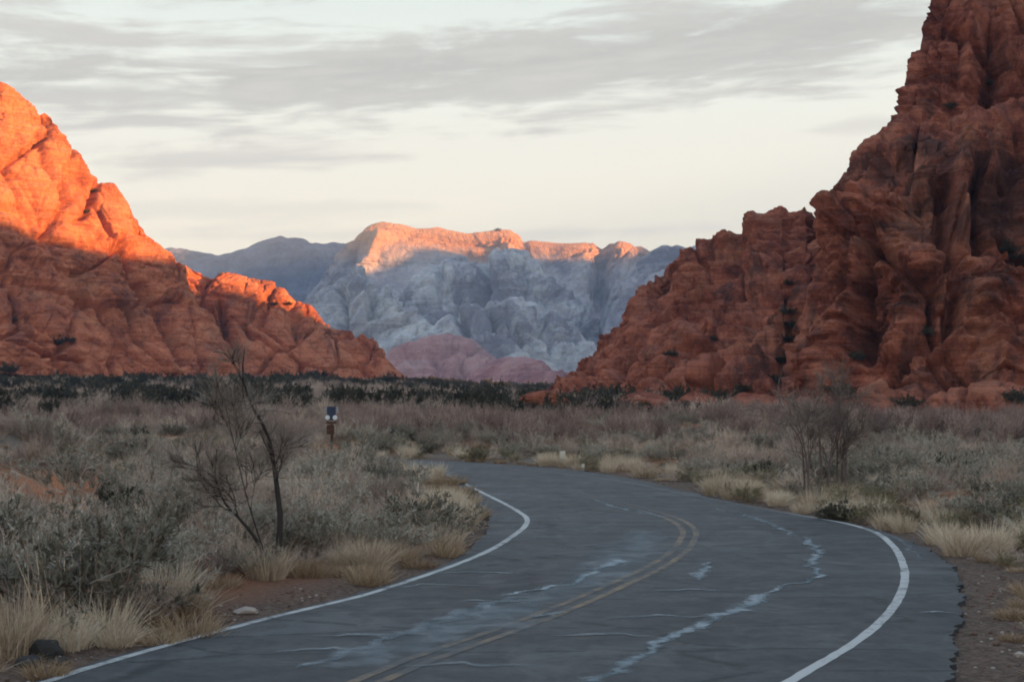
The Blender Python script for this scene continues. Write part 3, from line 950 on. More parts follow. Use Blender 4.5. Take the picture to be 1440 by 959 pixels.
bpy.context.view_layer.update()
LEDGES = [(*q, hit(q[0], q[1])) for q in ((1420, 358, 2.3, 'dark bush hanging on the ledge high on the right wall'), (1436, 366, 1.8, 'dark bush at the right frame edge on the high ledge'), (1108, 440, 1.3, 'small dark bush in the cleft beside the shoulder, upper one'),
                         (1104, 480, 1.5, 'dark bush in the middle of the cleft beside the shoulder'), (1048, 552, 1.8, 'dark bush at the foot of the shoulder beside the red blocks'), (1182, 556, 1.8, 'dark green bush at the foot of the right wall above the bare trees'),
                         (1275, 572, 1.6, 'dark bush at the foot of the right wall, right of the bare trees'), (1430, 566, 1.8, 'dark bush at the foot of the wall near the right frame edge'), (870, 560, 2.6, 'dark juniper at the lower tip of the shoulder, right one'),
                         (835, 558, 2.6, 'dark juniper at the lower tip of the shoulder, left one'), (1110, 400, 1.2, 'small dark bush near the top of the cleft'), (1112, 460, 1.6, 'dark bush in the cleft just below the upper one'), (1098, 510, 1.7, 'dark bush low in the cleft beside the shoulder'), (1092, 540, 1.8, 'dark bush at the mouth of the cleft'), (1205, 505, 1.3, 'dark bush at the foot of the vertical crack in the wall'), (1300, 470, 1.3, 'dark bush below the deep chimney in the wall'), (945, 500, 1.3, 'dark bush under the middle ledge of the shoulder'), (1005, 478, 1.2, 'dark bush on the middle ledge of the shoulder'), (1390, 120, 1.2, 'dark bush on the ledge below the tower'), (1340, 152, 1.3, 'dark bush on the ledge at the left foot of the tower'), (905, 398, 1.2, 'dark bush on the skyline ledge of the shoulder'),
                         (78, 484, 3.2, 'dark green bush in the low alcove of the left mountainside'), (98, 481, 2.6, 'dark bush right of the one in the low alcove on the left'), (385, 430, 2.2, 'dark bush under the sunlit crest of the spur'), (404, 429, 2.2, 'dark bush under the sunlit crest of the spur, right one'),
                         (122, 300, 1.8, 'dark bush in the diagonal crack of the sunlit slope'), (132, 270, 1.6, 'dark bush at the top of the crack in the sunlit slope'), (20, 452, 2.0, 'dark bush on the left slope near the picture edge'), (68, 160, 1.4, 'tiny dark bush on the upper skyline of the left slope'),
                         (60, 528, 3.5, 'dark bush at the foot of the left mountainside'), (12, 524, 3.5, 'dark bush at the foot of the left mountainside by the frame edge'), (700, 325, 9, 'dark tree tuft on the rim of the far summit'))]


# --- unseen ridges added right of the frame, crests shaped to cast the shade
def ridge(name, label, w0, hs, wid, mat, wearf, step, nt=26):
    q = np.arange(hs[0][0], hs[-1][0] + step, step)
    H = np.interp(q, [h[0] for h in hs], [h[1] for h in hs])
    t = np.linspace(-1, 1, nt)
    prof = (1 - np.abs(t) ** 1.7)
    w = w0 + wid * t
    Q, Wd = np.meshgrid(q, w)
    Z = (H + 6)[None] * prof[:, None] - 6
    P = np.stack([Wd * S2[0] + Q * P2[0], Wd * S2[1] + Q * P2[1], Z], 2).reshape(-1, 3)
    d = wearf(P) * np.repeat(prof, len(q)) ** .2
    P[:, 0] += -S2[0] * d * np.repeat(-np.sign(t) * (np.abs(t) > .12), len(q))
    P[:, 2] += 0.25 * d
    me = mesh(name, P, gridfaces(nt, len(q)), True)
    return tag(link(name, me, mat), label, kind='structure')


ridge('canyon_wall', 'unseen red ridge added right of the valley to cast its shade', 240,
      [(-320, 0), (-260, 40), (-100, 52), (90, 60), (135, 104), (215, 104), (240, 93), (258, 90), (283, 86), (311, 85), (345, 84), (359, 82), (368, 77), (374, 73), (385, 66), (430, 62), (470, 0)], 55, M_RED_R, wear_red(0.7, 0.8, 1, 1, seed=5), 4, 31)
ridge('shade_mountain', 'unseen mountain added right of the valley to shade the far range', 500,
      [(700, 0), (800, 200), (1500, 300), (1900, 360), (2080, 368), (2160, 380), (2240, 380), (2280, 392), (2325, 428), (2350, 424), (2390, 411), (2429, 396), (2454, 382), (2520, 380), (2600, 470), (2680, 540), (2760, 585), (3100, 590), (3300, 400), (3500, 0)], 380, M_FAR, wear_far(.9, .3, seed=3), 18, 31)


# ------------------------------------------------------------------ plants
def mat_plant(name, cols, spread=0.35, rough=0.85, trans=0.0):
    """cols: three shades that the twigs, blades or leaves of one plant, and whole plants, vary between"""
    m, t, b = material(name, rough, 0.12)
    rp = t.n('ShaderNodeNewGeometry').outputs['Random Per Island']
    ro = t.n('ShaderNodeObjectInfo').outputs['Random']
    k = t.math('ADD', t.math('MULTIPLY', rp, spread), t.math('MULTIPLY', ro, 1 - spread))
    t.put(b.inputs['Base Color'], t.ramp(k, [(0.1, cols[0]), (0.5, cols[1]), (0.9, cols[2])]))
    return m


M_TWIG = mat_plant('grey_twigs', [(0.19, 0.14, 0.115), (0.42, 0.32, 0.262), (0.68, 0.54, 0.435)], 0.3)
M_TWIGRED = mat_plant('reddish_twigs', [(0.15, 0.10, 0.088), (0.285, 0.20, 0.172), (0.44, 0.325, 0.27)], 0.3)
M_SAGE = mat_plant('sage_leaves', [(0.15, 0.138, 0.105), (0.30, 0.272, 0.220), (0.50, 0.45, 0.37)], 0.3)
M_DARK = mat_plant('dark_leaves', [(0.048, 0.047, 0.033), (0.078, 0.074, 0.053), (0.12, 0.11, 0.082)], 0.4)
M_OLIVE = mat_plant('olive_leaves', [(0.14, 0.125, 0.075), (0.22, 0.195, 0.125), (0.31, 0.28, 0.19)], 0.4)
M_STRAW = mat_plant('dry_straw', [(0.38, 0.285, 0.20), (0.61, 0.485, 0.36), (0.75, 0.63, 0.49)], 0.5)
M_STRAWB = mat_plant('old_straw', [(0.22, 0.145, 0.088), (0.37, 0.26, 0.165), (0.52, 0.385, 0.26)], 0.5)
M_BARK = mat_plant('dark_bark', [(0.035, 0.027, 0.025), (0.052, 0.042, 0.038), (0.075, 0.060, 0.053)], 0.4)

M_TWIGB = mat_plant('brown_twigs', [(0.15, 0.112, 0.095), (0.23, 0.18, 0.15), (0.31, 0.25, 0.21)], 0.5)
M_BARKP = mat_plant('grey_bark', [(0.11, 0.08, 0.075), (0.15, 0.115, 0.105), (0.20, 0.16, 0.145)], 0.4)


def strips(base, dirs, length, w0, w1, bend, rng, seg=2):
    """flat tapered strips: each runs from base along dirs, sags or curls by bend, ends in a point of width w1"""
    n = len(base)
    d = dirs / np.linalg.norm(dirs, axis=1)[:, None]
    r = rng.normal(size=(n, 3))
    side = np.cross(d, r)
    side /= np.linalg.norm(side, axis=1)[:, None] + 1e-9
    V = np.empty((n, 2 * (seg + 1), 3))
    for k in range(seg + 1):
        u = k / seg
        c = base + d * (length * u)[:, None] + bend * (length * u * u)[:, None]
        w = (w0 * (1 - u) + w1 * u)
        w = np.asarray(w) * np.ones(n)
        V[:, 2 * k] = c + side * (w / 2)[:, None]
        V[:, 2 * k + 1] = c - side * (w / 2)[:, None]
    idx = np.arange(n)[:, None] * 2 * (seg + 1)
    F = np.concatenate([idx + np.array([[2 * k, 2 * k + 1, 2 * k + 3, 2 * k + 2]]) for k in range(seg)])
    tip = base + d * length[:, None] + bend * length[:, None]
    return V.reshape(-1, 3), F, tip


def cat(*vf):
    V, F, o = [], [], 0
    for v, f in vf:
        V.append(v)
        F.append(f + o)
        o += len(v)
    return np.concatenate(V), np.concatenate(F)


def along(base, d, L, bend, rng, per, lo, hi):
    """points on the parent strips where children leave"""
    n = len(base)
    i = np.repeat(np.arange(n), per)
    u = rng.uniform(lo, hi, n * per)
    dn = d[i] / np.linalg.norm(d[i], axis=1)[:, None]
    return i, base[i] + dn * (L[i] * u)[:, None] + bend[i] * (L[i] * u * u)[:, None]


def skeleton(rng, n0, n1, n2, n3, r, h, wt_, up=0.55, spread=0.75):
    a = rng.uniform(0, 2 * PI, n0)
    tl = rng.uniform(0.05, 1.0, n0) ** 0.7 * spread
    d0 = np.stack([np.cos(a) * np.sin(tl) * r, np.sin(a) * np.sin(tl) * r, np.cos(tl) * h], 1)
    L0 = np.linalg.norm(d0, axis=1) * rng.uniform(.6, 1.0, n0)
    b0 = np.stack([np.cos(a), np.sin(a), a * 0], 1) * (rng.uniform(0, .22, n0) * r)[:, None]
    bend0 = rng.normal(size=(n0, 3)) * .12 + [0, 0, .05]
    out = []
    v, f, t0 = strips(b0, d0, L0, np.full(n0, wt_ * 1.7), wt_, bend0, rng, 3)
    out.append((v, f))
    par = (b0, d0, L0, bend0)
    tips = t0
    for lev, (n, k) in enumerate(((n1, .55), (n2, .5), (n3, .5))):
        if not n:
            break
        i, b = along(*par, rng, n, .22 if lev == 0 else .15, 1.0)
        pd = par[1][i] / np.linalg.norm(par[1][i], axis=1)[:, None]
        d = pd + rng.normal(size=pd.shape) * .55 + [0, 0, up * .5]
        L = par[2][i] * rng.uniform(.35, .8, len(i)) * (1.1 * k)
        be = rng.normal(size=d.shape) * .15 + [0, 0, .08]
        w = wt_ * (1.2, .8, .6)[lev]
        v, f, tips = strips(b, d, L, np.full(len(i), w), w * .5, be, rng, 2 if lev == 0 else 1)
        out.append((v, f))
        par = (b, d, L, be)
    return out, tips, par


def zfix(V):
    V[:, 2] = np.maximum(V[:, 2], -0.05)
    return V


def bare_mesh(seed, n0, n1, n2, n3, r, h, w, name='twigs', spread=.85):
    rng = np.random.default_rng(seed)
    o, _, _ = skeleton(rng, n0, n1, n2, n3, r, h, w, spread=spread)
    V, F = cat(*[(v, f) for v, f in o])
    return mesh(name, zfix(V), F)


def leafy_mesh(seed, n0, n1, n2, per, r, h, ls, lw, w=.012):
    """returns stems, leaves"""
    rng = np.random.default_rng(seed)
    o, tips, par = skeleton(rng, n0, n1, n2, 0, r, h, w, spread=1.15)
    S = mesh('stems', zfix(cat(*o)[0]), cat(*o)[1])
    i, b = along(*par, rng, per, .2, 1.0)
    d = par[1][i] / np.linalg.norm(par[1][i], axis=1)[:, None] * .5 + rng.normal(size=(len(i), 3)) * .55 + [0, 0, .45]
    L = rng.uniform(.6, 1.3, len(i)) * ls
    be = rng.normal(size=d.shape) * .1
    V, F, _ = strips(b, d, L, np.full(len(i), lw), lw * .35, be, rng, 1)
    return S, mesh('leaves', zfix(V), F)


def grass_mesh(seed, n, r, h, lean, w, name='blades', curl=.45):
    rng = np.random.default_rng(seed)
    a = rng.uniform(0, 2 * PI, n)
    q = np.sqrt(rng.uniform(0, 1, n)) * r
    b = np.stack([np.cos(a) * q, np.sin(a) * q, a * 0 - .02], 1)
    a2 = a + rng.normal(size=n) * .7
    tl = np.abs(rng.normal(size=n)) * lean
    d = np.stack([np.cos(a2) * np.sin(tl), np.sin(a2) * np.sin(tl), np.cos(tl)], 1)
    L = rng.uniform(.45, 1.0, n) * h
    be = np.stack([np.cos(a2), np.sin(a2), a * 0 - .5], 1) * (rng.uniform(0.0, curl, n))[:, None]
    V, F, _ = strips(b, d, L, np.full(n, w), w * .2, be, rng, 3)
    return mesh(name, zfix(V), F)


# the kinds: each a list of (part name, mesh, material) sets
def kset(parts):
    for nm, me, mt in parts:
        me.materials.append(mt)
    return parts


BARE = [kset([('twigs', bare_mesh(10 + i, 42, 6, 5, 3, .85, .95, .009, spread=1.2), M_TWIG)]) for i in range(4)]
BARER = [kset([('twigs', bare_mesh(20 + i, 24, 6, 5, 2, 0.9, 1.4, .017), M_TWIGRED)]) for i in range(3)]
SAGE = []
for i in range(4):
    S_, L_ = leafy_mesh(30 + i, 22, 7, 5, 6, 1.0, .85, .075, .020)
    SAGE.append(kset([('stems', S_, M_TWIG), ('leaves', L_, M_SAGE)]))
DARKB = []
for i in range(3):
    S_, L_ = leafy_mesh(40 + i, 24, 8, 6, 9, 1.0, .9, .075, .030)
    DARKB.append(kset([('stems', S_, M_BARK), ('leaves', L_, M_DARK)]))
OLIVE = []
for i in range(2):
    S_, L_ = leafy_mesh(50 + i, 20, 6, 5, 6, .9, .8, .07, .018)
    OLIVE.append(kset([('stems', S_, M_STRAWB), ('leaves', L_, M_OLIVE)]))
MIXLOW = [OLIVE[0], DARKB[0], OLIVE[1], DARKB[1]]
GRASS = [kset([('blades', grass_mesh(60 + i, 520, .26, .62, .33, .011), M_STRAW)]) for i in range(4)]
GRASSB = [kset([('blades', grass_mesh(70 + i, 420, .30, .42, .5, .013), M_STRAWB)]) for i in range(3)]


def plant(kind, kset_, x, y, s, label, cat_, group=None, sz=1.0, z=None, rz=None, whole=True):
    z = gz1(x, y) if z is None else z
    rz = random.uniform(0, 6.28) if rz is None else rz
    if len(kset_) == 1:
        o = bpy.data.objects.new(kind, kset_[0][1])
        COL.objects.link(o)
    else:
        o = bpy.data.objects.new(kind, None)
        COL.objects.link(o)
        for nm, me, mt in kset_:
            c = bpy.data.objects.new(nm, me)
            COL.objects.link(c)
            c.parent = o
    o.location = (x, y, z - .03)
    o.rotation_euler = (0, 0, rz)
    o.scale = (s, s, s * sz)
    return tag(o, label, cat_, group)


# --- plants that stand out, one by one
def px_plant(kind, ks, px, py, s, label, cat_, sz=1.0, group=None):
    x, y = gnd(px, py, .25 if py < 930 else .1)
    return plant(kind, ks, x, y, s, label, cat_, group, sz)


px_plant('sagebrush', SAGE[0], 120, 850, 1.35, 'large dense grey green sagebrush in the left foreground behind the tall straw stalks', 'shrub', 1.0)
px_plant('sagebrush', SAGE[1], 30, 838, 1.15, 'dense grey green sagebrush at the left edge, behind the tan grass', 'sagebrush', 1.0)
px_plant('bare_shrub', BARE[2], 205, 845, 0.85, 'grey shrub between the large grey shrub and the olive brown clump', 'shrub', 0.9)
for px_, py_, s_, lab_ in ((215, 680, 1.1, 'round sagebrush right of the red bank'), (285, 712, .9, 'round sagebrush close left of the dark leafless tree'),
                          (455, 705, 1.0, 'round sagebrush between the leafless tree and the trail sign'), (500, 660, 1.1, 'round sagebrush just right of the trail sign foot'), (330, 660, 1.0, 'round sagebrush behind the dark leafless tree')):
    px_plant('sagebrush', SAGE[random.randrange(4)], px_, py_ + 10, s_, lab_, 'sagebrush', .95)
px_plant('sagebrush', SAGE[0], 100, 672, 1.45, 'dark green sagebrush on the red bank at the far left', 'sagebrush', 1.0)
px_plant('sagebrush', SAGE[1], 45, 650, 1.2, 'sagebrush on top of the red bank, leftmost of the two there', 'sagebrush', 0.9)
px_plant('sagebrush', SAGE[2], 590, 740, 1.05, 'grey green sagebrush behind the straw inside the bend of the road', 'sagebrush', 0.9)
px_plant('sagebrush', SAGE[3], 545, 752, 0.85, 'grey green sagebrush left of the one inside the bend of the road', 'sagebrush', 0.9)
px_plant('grass_clump', GRASSB[0], 262, 858, .95, 'olive brown clump of old grass beside the verge on the left', 'grass', 1.1)
px_plant('grass_clump', GRASS[0], 18, 884, 1.0, 'tall pale tan grass clump at the left edge of the picture', 'grass', 1.3)
px_plant('grass_clump', GRASS[1], 92, 876, .85, 'pale tan grass clump in front of the large grey shrub', 'grass', 0.9)
px_plant('grass_clump', GRASS[2], 165, 872, 0.65, 'low tan grass clump right of the pale one before the grey shrub', 'grass', 0.8)
px_plant('dark_bush', OLIVE[0], 1222, 716, .5, 'low dark bush added as the shadow under the grass at the outer bend', 'bush', .8)  # this and the next stand in for shadow under the verge grass
px_plant('dark_bush', DARKB[1], 1180, 712, .45, 'small dark bush added as grass shadow, just left of the other at the bend', 'bush', .8)
x_, y_ = gnd(88, 872, .2)
stalks = grass_mesh(99, 11, .35, 1.35, .10, .02, 'stalks', .12)
stalks.materials.append(M_STRAW)
so = link('tall_stalks', stalks)
so.location = (x_, y_, gz1(x_, y_))
tag(so, 'few tall pale straw stalks in front of the large grey shrub', 'grass')


# --- bare trees
def grow(rng, p, d, L, r, depth, segs, out, twigs, curve, kids, spread, upw):
    pts, rad = [p], [r]
    dd = d / np.linalg.norm(d)
    st = L / segs
    for k in range(segs):
        dd = dd + rng.normal(size=3) * curve + np.array([0, 0, upw])
        dd /= np.linalg.norm(dd)
        pts.append(pts[-1] + dd * st)
        rad.append(r * (1 - .62 * (k + 1) / segs))
    out.append((pts, rad))
    if depth == 0:
        return
    for k in range(kids):
        u = rng.uniform(.25, 1.0)
        i = min(int(u * segs), segs - 1)
        q = pts[i] + (pts[i + 1] - pts[i]) * (u * segs - i)
        nd = dd + rng.normal(size=3) * spread
        nd /= np.linalg.norm(nd)
        grow(rng, q, nd, L * rng.uniform(.45, .75), rad[i] * .62, depth - 1, max(3, segs - 2), out, twigs, curve, kids, spread, upw)


def bare_tree(name, x, y, label, stems, seed, thick, kids=4, levels=3, bark=M_BARK, twm=M_TWIG, tw=.007, per=7, spr=.5):
    rng = np.random.default_rng(seed)
    root = empty(name, (x, y, gz1(x, y) - .05), label, 'tree')
    allb = []
    for pts, r0 in stems:
        pts = spline(pts, 16)
        rad = np.linspace(r0, r0 * .16, len(pts))
        v, f = tube(pts, rad, 7)
        link('trunk', mesh('trunk', v, f, True), bark, root)
        for k in range(kids + 2):
            i = int(rng.uniform(.3, 1) * (len(pts) - 2)) + 1
            d = pts[i] - pts[i - 1]
            d = d / np.linalg.norm(d) + rng.normal(size=3) * spr + [0, 0, .25]
            grow(rng, pts[i], d, thick * rng.uniform(.6, 1.1), rad[i] * .55, levels - 1, 5, allb, None, .13, kids, spr, .05)
    V, F = join([tube(p, np.maximum(r, .004), 4) for p, r in allb])
    link('branches', mesh('branches', V, F), bark, root)
    # fine twigs all over the outer branches
    B, D = [], []
    for p, r in allb:
        p = np.array(p)
        for k in range(per):
            i = rng.integers(1, len(p))
            B.append(p[i] + (p[i - 1] - p[i]) * rng.uniform())
            dv_ = p[i] - p[i - 1]
            D.append(dv_ / np.linalg.norm(dv_) + rng.normal(size=3) * .5 + [0, 0, .25])
    B, D = np.array(B), np.array(D)
    L = rng.uniform(.12, .42, len(B))
    v, f, _ = strips(B, D, L, np.full(len(B), tw), tw * .5, rng.normal(size=D.shape) * .12, rng, 2)
    link('twigs', mesh('twigs', v, f), twm, root)
    return root


x_, y_ = gnd(384, 792, .2)
mpp = y_ / FPX                                     # metres per photo pixel at that distance
T = lambda *q: [np.array([dx * mpp, dep, dz * mpp]) for dx, dep, dz in q]
bare_tree('bare_tree', x_, y_, 'leafless dark tree with a tall crooked trunk beside the left verge',
          [(T((0, 0, 0), (6, 0, 38), (9, .05, 80), (4, .1, 120), (-4, .15, 170), (-12, .1, 205), (-30, 0, 240), (-42, -.1, 280), (-38, -.2, 320)), .052),
           (T((-2, .05, 6), (-22, .1, 48), (-48, .15, 80), (-72, .2, 104), (-86, .2, 140), (-84, .2, 180)), .034),
           (T((-4, .1, 5), (-30, -.3, 110), (-50, -.4, 200), (-66, -.4, 270)), .013)], 5, .62, 4, 3, tw=.0045, per=11, twm=M_TWIGB)
for (px_, py_, lab, sd, hh) in ((1142, 695, 'leafless thin stemmed tree right of the road, leftmost of its clump', 12, 150), (1163, 694, 'leafless thin stemmed tree in the middle of the clump right of the road', 15, 165),
                                (1190, 692, 'leafless thin stemmed tree right of the road, rightmost of its clump', 18, 135)):
    x_, y_ = gnd(px_, py_, .2)
    mpp = y_ / FPX
    g_ = np.random.default_rng(sd)
    st_ = []
    for k in range(4):
        a_ = g_.uniform(-1, 1)
        st_.append((T((6 * a_, .1 * k, 0), (9 * a_, .1 * k, hh * .3), (18 * a_ + g_.normal() * 4, 0, hh * .6), (26 * a_ + g_.normal() * 8, 0, hh * g_.uniform(.8, 1.0))), .035 * g_.uniform(.6, 1)))
    bare_tree('bare_tree', x_, y_, lab, st_, sd, .8, 3, 3, twm=M_TWIGB, tw=.0065, per=5, spr=.5, bark=M_BARKP)


# --- plants by the hundred, each an object of its own
def scatter(n, xr, yr, dens, rmin, rmax_d=None, seed=1, pw=1.0):
    """points on the ground with a distance to the road between rmin and rmax_d, thinned by dens(x, y, d)"""
    rng = np.random.default_rng(seed)
    y = yr[0] + (yr[1] - yr[0]) * rng.uniform(size=n * 6) ** pw
    x = rng.uniform(-1, 1, n * 6) * (0.42 * y + 4)
    m = (x > xr[0]) & (x < xr[1])
    P = np.stack([x[m], y[m]], 1)
    d = road_dist(P)
    m = (d > rmin) & (d < (rmax_d or 1e9))
    P, d = P[m], d[m]
    m = rng.uniform(size=len(P)) < dens(P[:, 0], P[:, 1], d)
    P = P[m][:n]
    return P[np.argsort(P[:, 1])], rng


def patchy(x, y, k, seed):
    return fbm(np.stack([x * k, y * k, x * 0 + seed], 1), 3)


def left_of_road(x, y):
    yy = np.clip(y, 12, 52)
    o = np.argsort(c_le[:, 1])
    lx = np.interp(yy, c_le[o, 1], c_le[o, 0])
    return (x < lx) & (y < 58 + np.maximum(0, -x - 8) * .6)


def open_view(x, y):
    """bare spots that the photograph shows"""
    b = np.zeros(len(x), bool)
    for bx, by, rx, ry in SPOTS:
        b |= ((x - bx) / rx) ** 2 + ((y - by) / ry) ** 2 < 1
    return ~b


SPOTS = [(-7.6, 24.3, .9, 1.6), (-9.0, 28.5, 1.2, 2.4), (-10.2, 33, 1.4, 2.6), (-11.3, 36.5, 1.5, 2.4), (*gnd(384, 812, .2), 1.0, 1.7), (-8.3, 26, .8, 2.2), (-9.6, 30, 1.0, 2.5), (-11.0, 34, 1.3, 2.6), (-12.4, 38.5, 1.9, 3.6), (18.5, 38, 2.5, 1.2), (11.8, 44, 1.8, 1.2), (15.5, 33.5, 2.4, .8), (-5.6, 22.0, 1.0, .5)]
STUFF = {}


LANDMARKS = [(gnd(384, 790), 'around the dark leafless tree left of the road'), (gnd(60, 690), 'around the red dirt bank on the left'), (gnd(466, 640), 'around the trail sign'), (gnd(610, 725), 'inside the bend of the road'),
             (gnd(110, 860), 'around the tall straw stalks in the left foreground'), (gnd(1165, 694), 'around the clump of thin stemmed trees right of the road'), (gnd(800, 655), 'near the pale marker post at the far verge'),
             (gnd(1400, 780), 'above the broken asphalt edge on the right'), (gnd(1400, 640), 'on the flat below the right end of the wall'), (gnd(960, 640), 'between the far verge and the shoulder of the cliff'), (gnd(250, 640), 'on the flat behind the leafless tree')]


def near_what(x, y):
    return min(LANDMARKS, key=lambda q: math.hypot(q[0][0] - x, (q[0][1] - y) * .6))[1]


def crowd(kind, sets, P, rng, smin, smax, label, cat_, group, limit, stuff, sz=(.8, 1.15), near=None):
    zz = gz(P)
    for i, (x, y) in enumerate(P):
        s = rng.uniform(smin, smax)
        k = int(rng.integers(len(sets)))
        q = rng.uniform(*sz)
        if i < limit:
            w = near_what(x, y) if near else ''
            plant(kind, sets[k], x, y, s, (near + ' ' + w) if near else label, cat_, group + (', ' + w if near else ''), q, z=zz[i], rz=rng.uniform(0, 6.28))
        else:
            STUFF.setdefault((stuff, id(sets)), [sets, []])[1].append((x, y, zz[i] - .03, rng.uniform(0, 6.28), s, s * q, k))


# left of the road
P, r = scatter(700, (-40, 3), (13, 62), lambda x, y, d: left_of_road(x, y) * open_view(x, y) * np.clip(.75 - 1.0 * patchy(x, y, .16, 2), .1, 1) * sst(1.2, 2.6, d), 1.3, None, 2, 1.0)
crowd('bare_shrub', BARE, P, r, .42, .85, 'grey leafless shrub in the brush left of the road', 'shrub', 'grey leafless shrubs left of the road', 170, 'scrub', near='grey leafless shrub')
P, r = scatter(260, (-40, 3), (16, 62), lambda x, y, d: left_of_road(x, y) * open_view(x, y) * np.clip(.35 + 1.0 * patchy(x, y, .16, 2), 0, 1) * sst(1.0, 2.2, d), 1.1, None, 3)
crowd('sagebrush', SAGE, P, r, .5, .95, 'grey green sagebrush in the brush left of the road', 'sagebrush', 'sagebrush left of the road', 110, 'scrub', near='grey green sagebrush')
P, r = scatter(200, (-12, 3), (12, 42), lambda x, y, d: left_of_road(x, y) * (1 - sst(1.1, 2.4, d)) * np.clip(.75 + patchy(x, y, .3, 8), .15, 1) * (d > np.where(y < 21, 1.0, .32)), .28, 2.6, 4)
crowd('grass_tuft', GRASS, P, r, .6, 1.05, 'straw coloured grass tuft on the left verge', 'grass', 'straw grass tufts on the left verge', 110, 'dry_grass', near='straw coloured verge grass tuft')
P, r = scatter(160, (-12, 3), (12, 40), lambda x, y, d: left_of_road(x, y) * np.clip(.8 - patchy(x, y, .3, 8), .1, 1) * (d > np.where(y < 21, .75, .2)), .2, 1.9, 5)
crowd('brown_grass_tuft', GRASSB, P, r, .5, .95, 'brown old grass tuft along the left verge', 'grass', 'brown grass tufts along the left verge', 90, 'dry_grass', near='brown old verge grass tuft')
P, r = scatter(240, (-40, 3), (15, 62), lambda x, y, d: left_of_road(x, y) * open_view(x, y) * np.clip(.2 + 1.1 * patchy(x, y, .2, 14), 0, 1), 1.5, None, 25)
crowd('straw_tuft', GRASS, P, r, .6, 1.15, 'pale grass tuft between the shrubs left of the road', 'grass', 'pale grass tufts between the shrubs left of the road', 110, 'dry_grass', near='pale grass tuft between shrubs')
P, r = scatter(60, (-40, 3), (16, 62), lambda x, y, d: left_of_road(x, y) * open_view(x, y) * .5, 1.6, None, 26)
crowd('low_bush', MIXLOW, P, r, .3, .6, 'low dark green bush among the grey shrubs left of the road', 'bush', 'low dark bushes left of the road', 60, 'far_scrub', near='low dark green bush')
# right of the road
RIGHT = lambda x, y: ~left_of_road(x, y)
P, r = scatter(420, (-20, 60), (18, 70), lambda x, y, d: RIGHT(x, y) * (1 - sst(1.0, 3.2, d)) * np.clip(.8 + patchy(x, y, .25, 5), .2, 1) * ~((y < 22) & (d < 4)), .3, 3.4, 6)
crowd('grass_tuft', GRASS, P, r, .55, 1.05, 'straw coloured grass tuft along the right verge', 'grass', 'straw grass tufts along the right verge', 185, 'dry_grass', near='straw coloured verge grass tuft')
P, r = scatter(260, (-20, 60), (20, 70), lambda x, y, d: RIGHT(x, y) * np.clip(.6 - patchy(x, y, .25, 5), .1, 1), .35, 3.2, 7)
crowd('olive_bush', OLIVE, P, r, .3, .6, 'small olive bush among the straw on the right verge', 'bush', 'small olive bushes on the right verge', 140, 'scrub', near='small olive verge bush')
P, r = scatter(520, (-20, 60), (24, 85), lambda x, y, d: RIGHT(x, y) * open_view(x, y) * np.clip(.42 + 1.1 * patchy(x, y, .12, 3), .0, 1), 2.0, None, 8, 1.0)
crowd('sagebrush', SAGE, P, r, .35, .8, 'grey green sagebrush in the flat right of the road', 'sagebrush', 'sagebrush right of the road', 180, 'scrub', near='grey green sagebrush')
P, r = scatter(500, (-20, 60), (26, 90), lambda x, y, d: RIGHT(x, y) * open_view(x, y) * np.clip(.42 - 1.1 * patchy(x, y, .12, 3), .0, 1), 2.6, None, 9, 1.0)
crowd('bare_shrub', BARE, P, r, .4, .85, 'grey leafless shrub in the flat right of the road', 'shrub', 'grey leafless shrubs right of the road', 120, 'scrub', near='grey leafless shrub')
P, r = scatter(260, (-20, 60), (30, 90), lambda x, y, d: RIGHT(x, y) * np.clip(.2 + .9 * patchy(x, y, .1, 13), 0, 1), 4.0, None, 10, 1.0)
crowd('straw_tuft', GRASS, P, r, .5, .9, 'pale grass tuft between the shrubs right of the road', 'grass', 'pale grass tufts between the shrubs right of the road', 100, 'dry_grass', near='pale grass tuft between shrubs')
P, r = scatter(90, (-20, 60), (30, 90), lambda x, y, d: RIGHT(x, y) * .5 + 0 * x, 2.0, None, 27)
crowd('low_bush', MIXLOW, P, r, .3, .65, 'low dark green bush among the sagebrush right of the road', 'bush', 'low dark bushes right of the road', 90, 'far_scrub', near='low dark green bush')
# the reddish thicket below the right cliff and across the valley
P, r = scatter(1500, (-60, 60), (58, 138), lambda x, y, d: (x > -.12 * y) * np.clip(.8 + .8 * patchy(x, y, .06, 21), .1, 1), 6.0, None, 11, 1.0)
crowd('thicket_shrub', BARER, P, r, .45, .95, 'reddish brown leafless shrub in the thicket below the right cliff', 'shrub', 'reddish shrubs in the thicket below the right cliff', 300, 'thicket')
P, r = scatter(1100, (-70, 10), (56, 150), lambda x, y, d: (x < -.02 * y) * ~left_of_road(x, y) * np.clip(.6 + .8 * patchy(x, y, .05, 22), .1, 1), 4.0, None, 12, 1.0)
crowd('bare_shrub', BARE, P, r, .6, 1.05, 'grey leafless shrub on the flat beyond the road', 'shrub', 'grey leafless shrubs beyond the road', 10, 'scrub')
P, r = scatter(500, (-70, 20), (62, 150), lambda x, y, d: (x < .05 * y) * np.clip(.5 * patchy(x, y, .05, 23) + .45, 0, 1), 4.0, None, 13, 1.0)
crowd('thicket_shrub', BARER, P, r, .5, .95, '', 'shrub', '', 0, 'thicket')
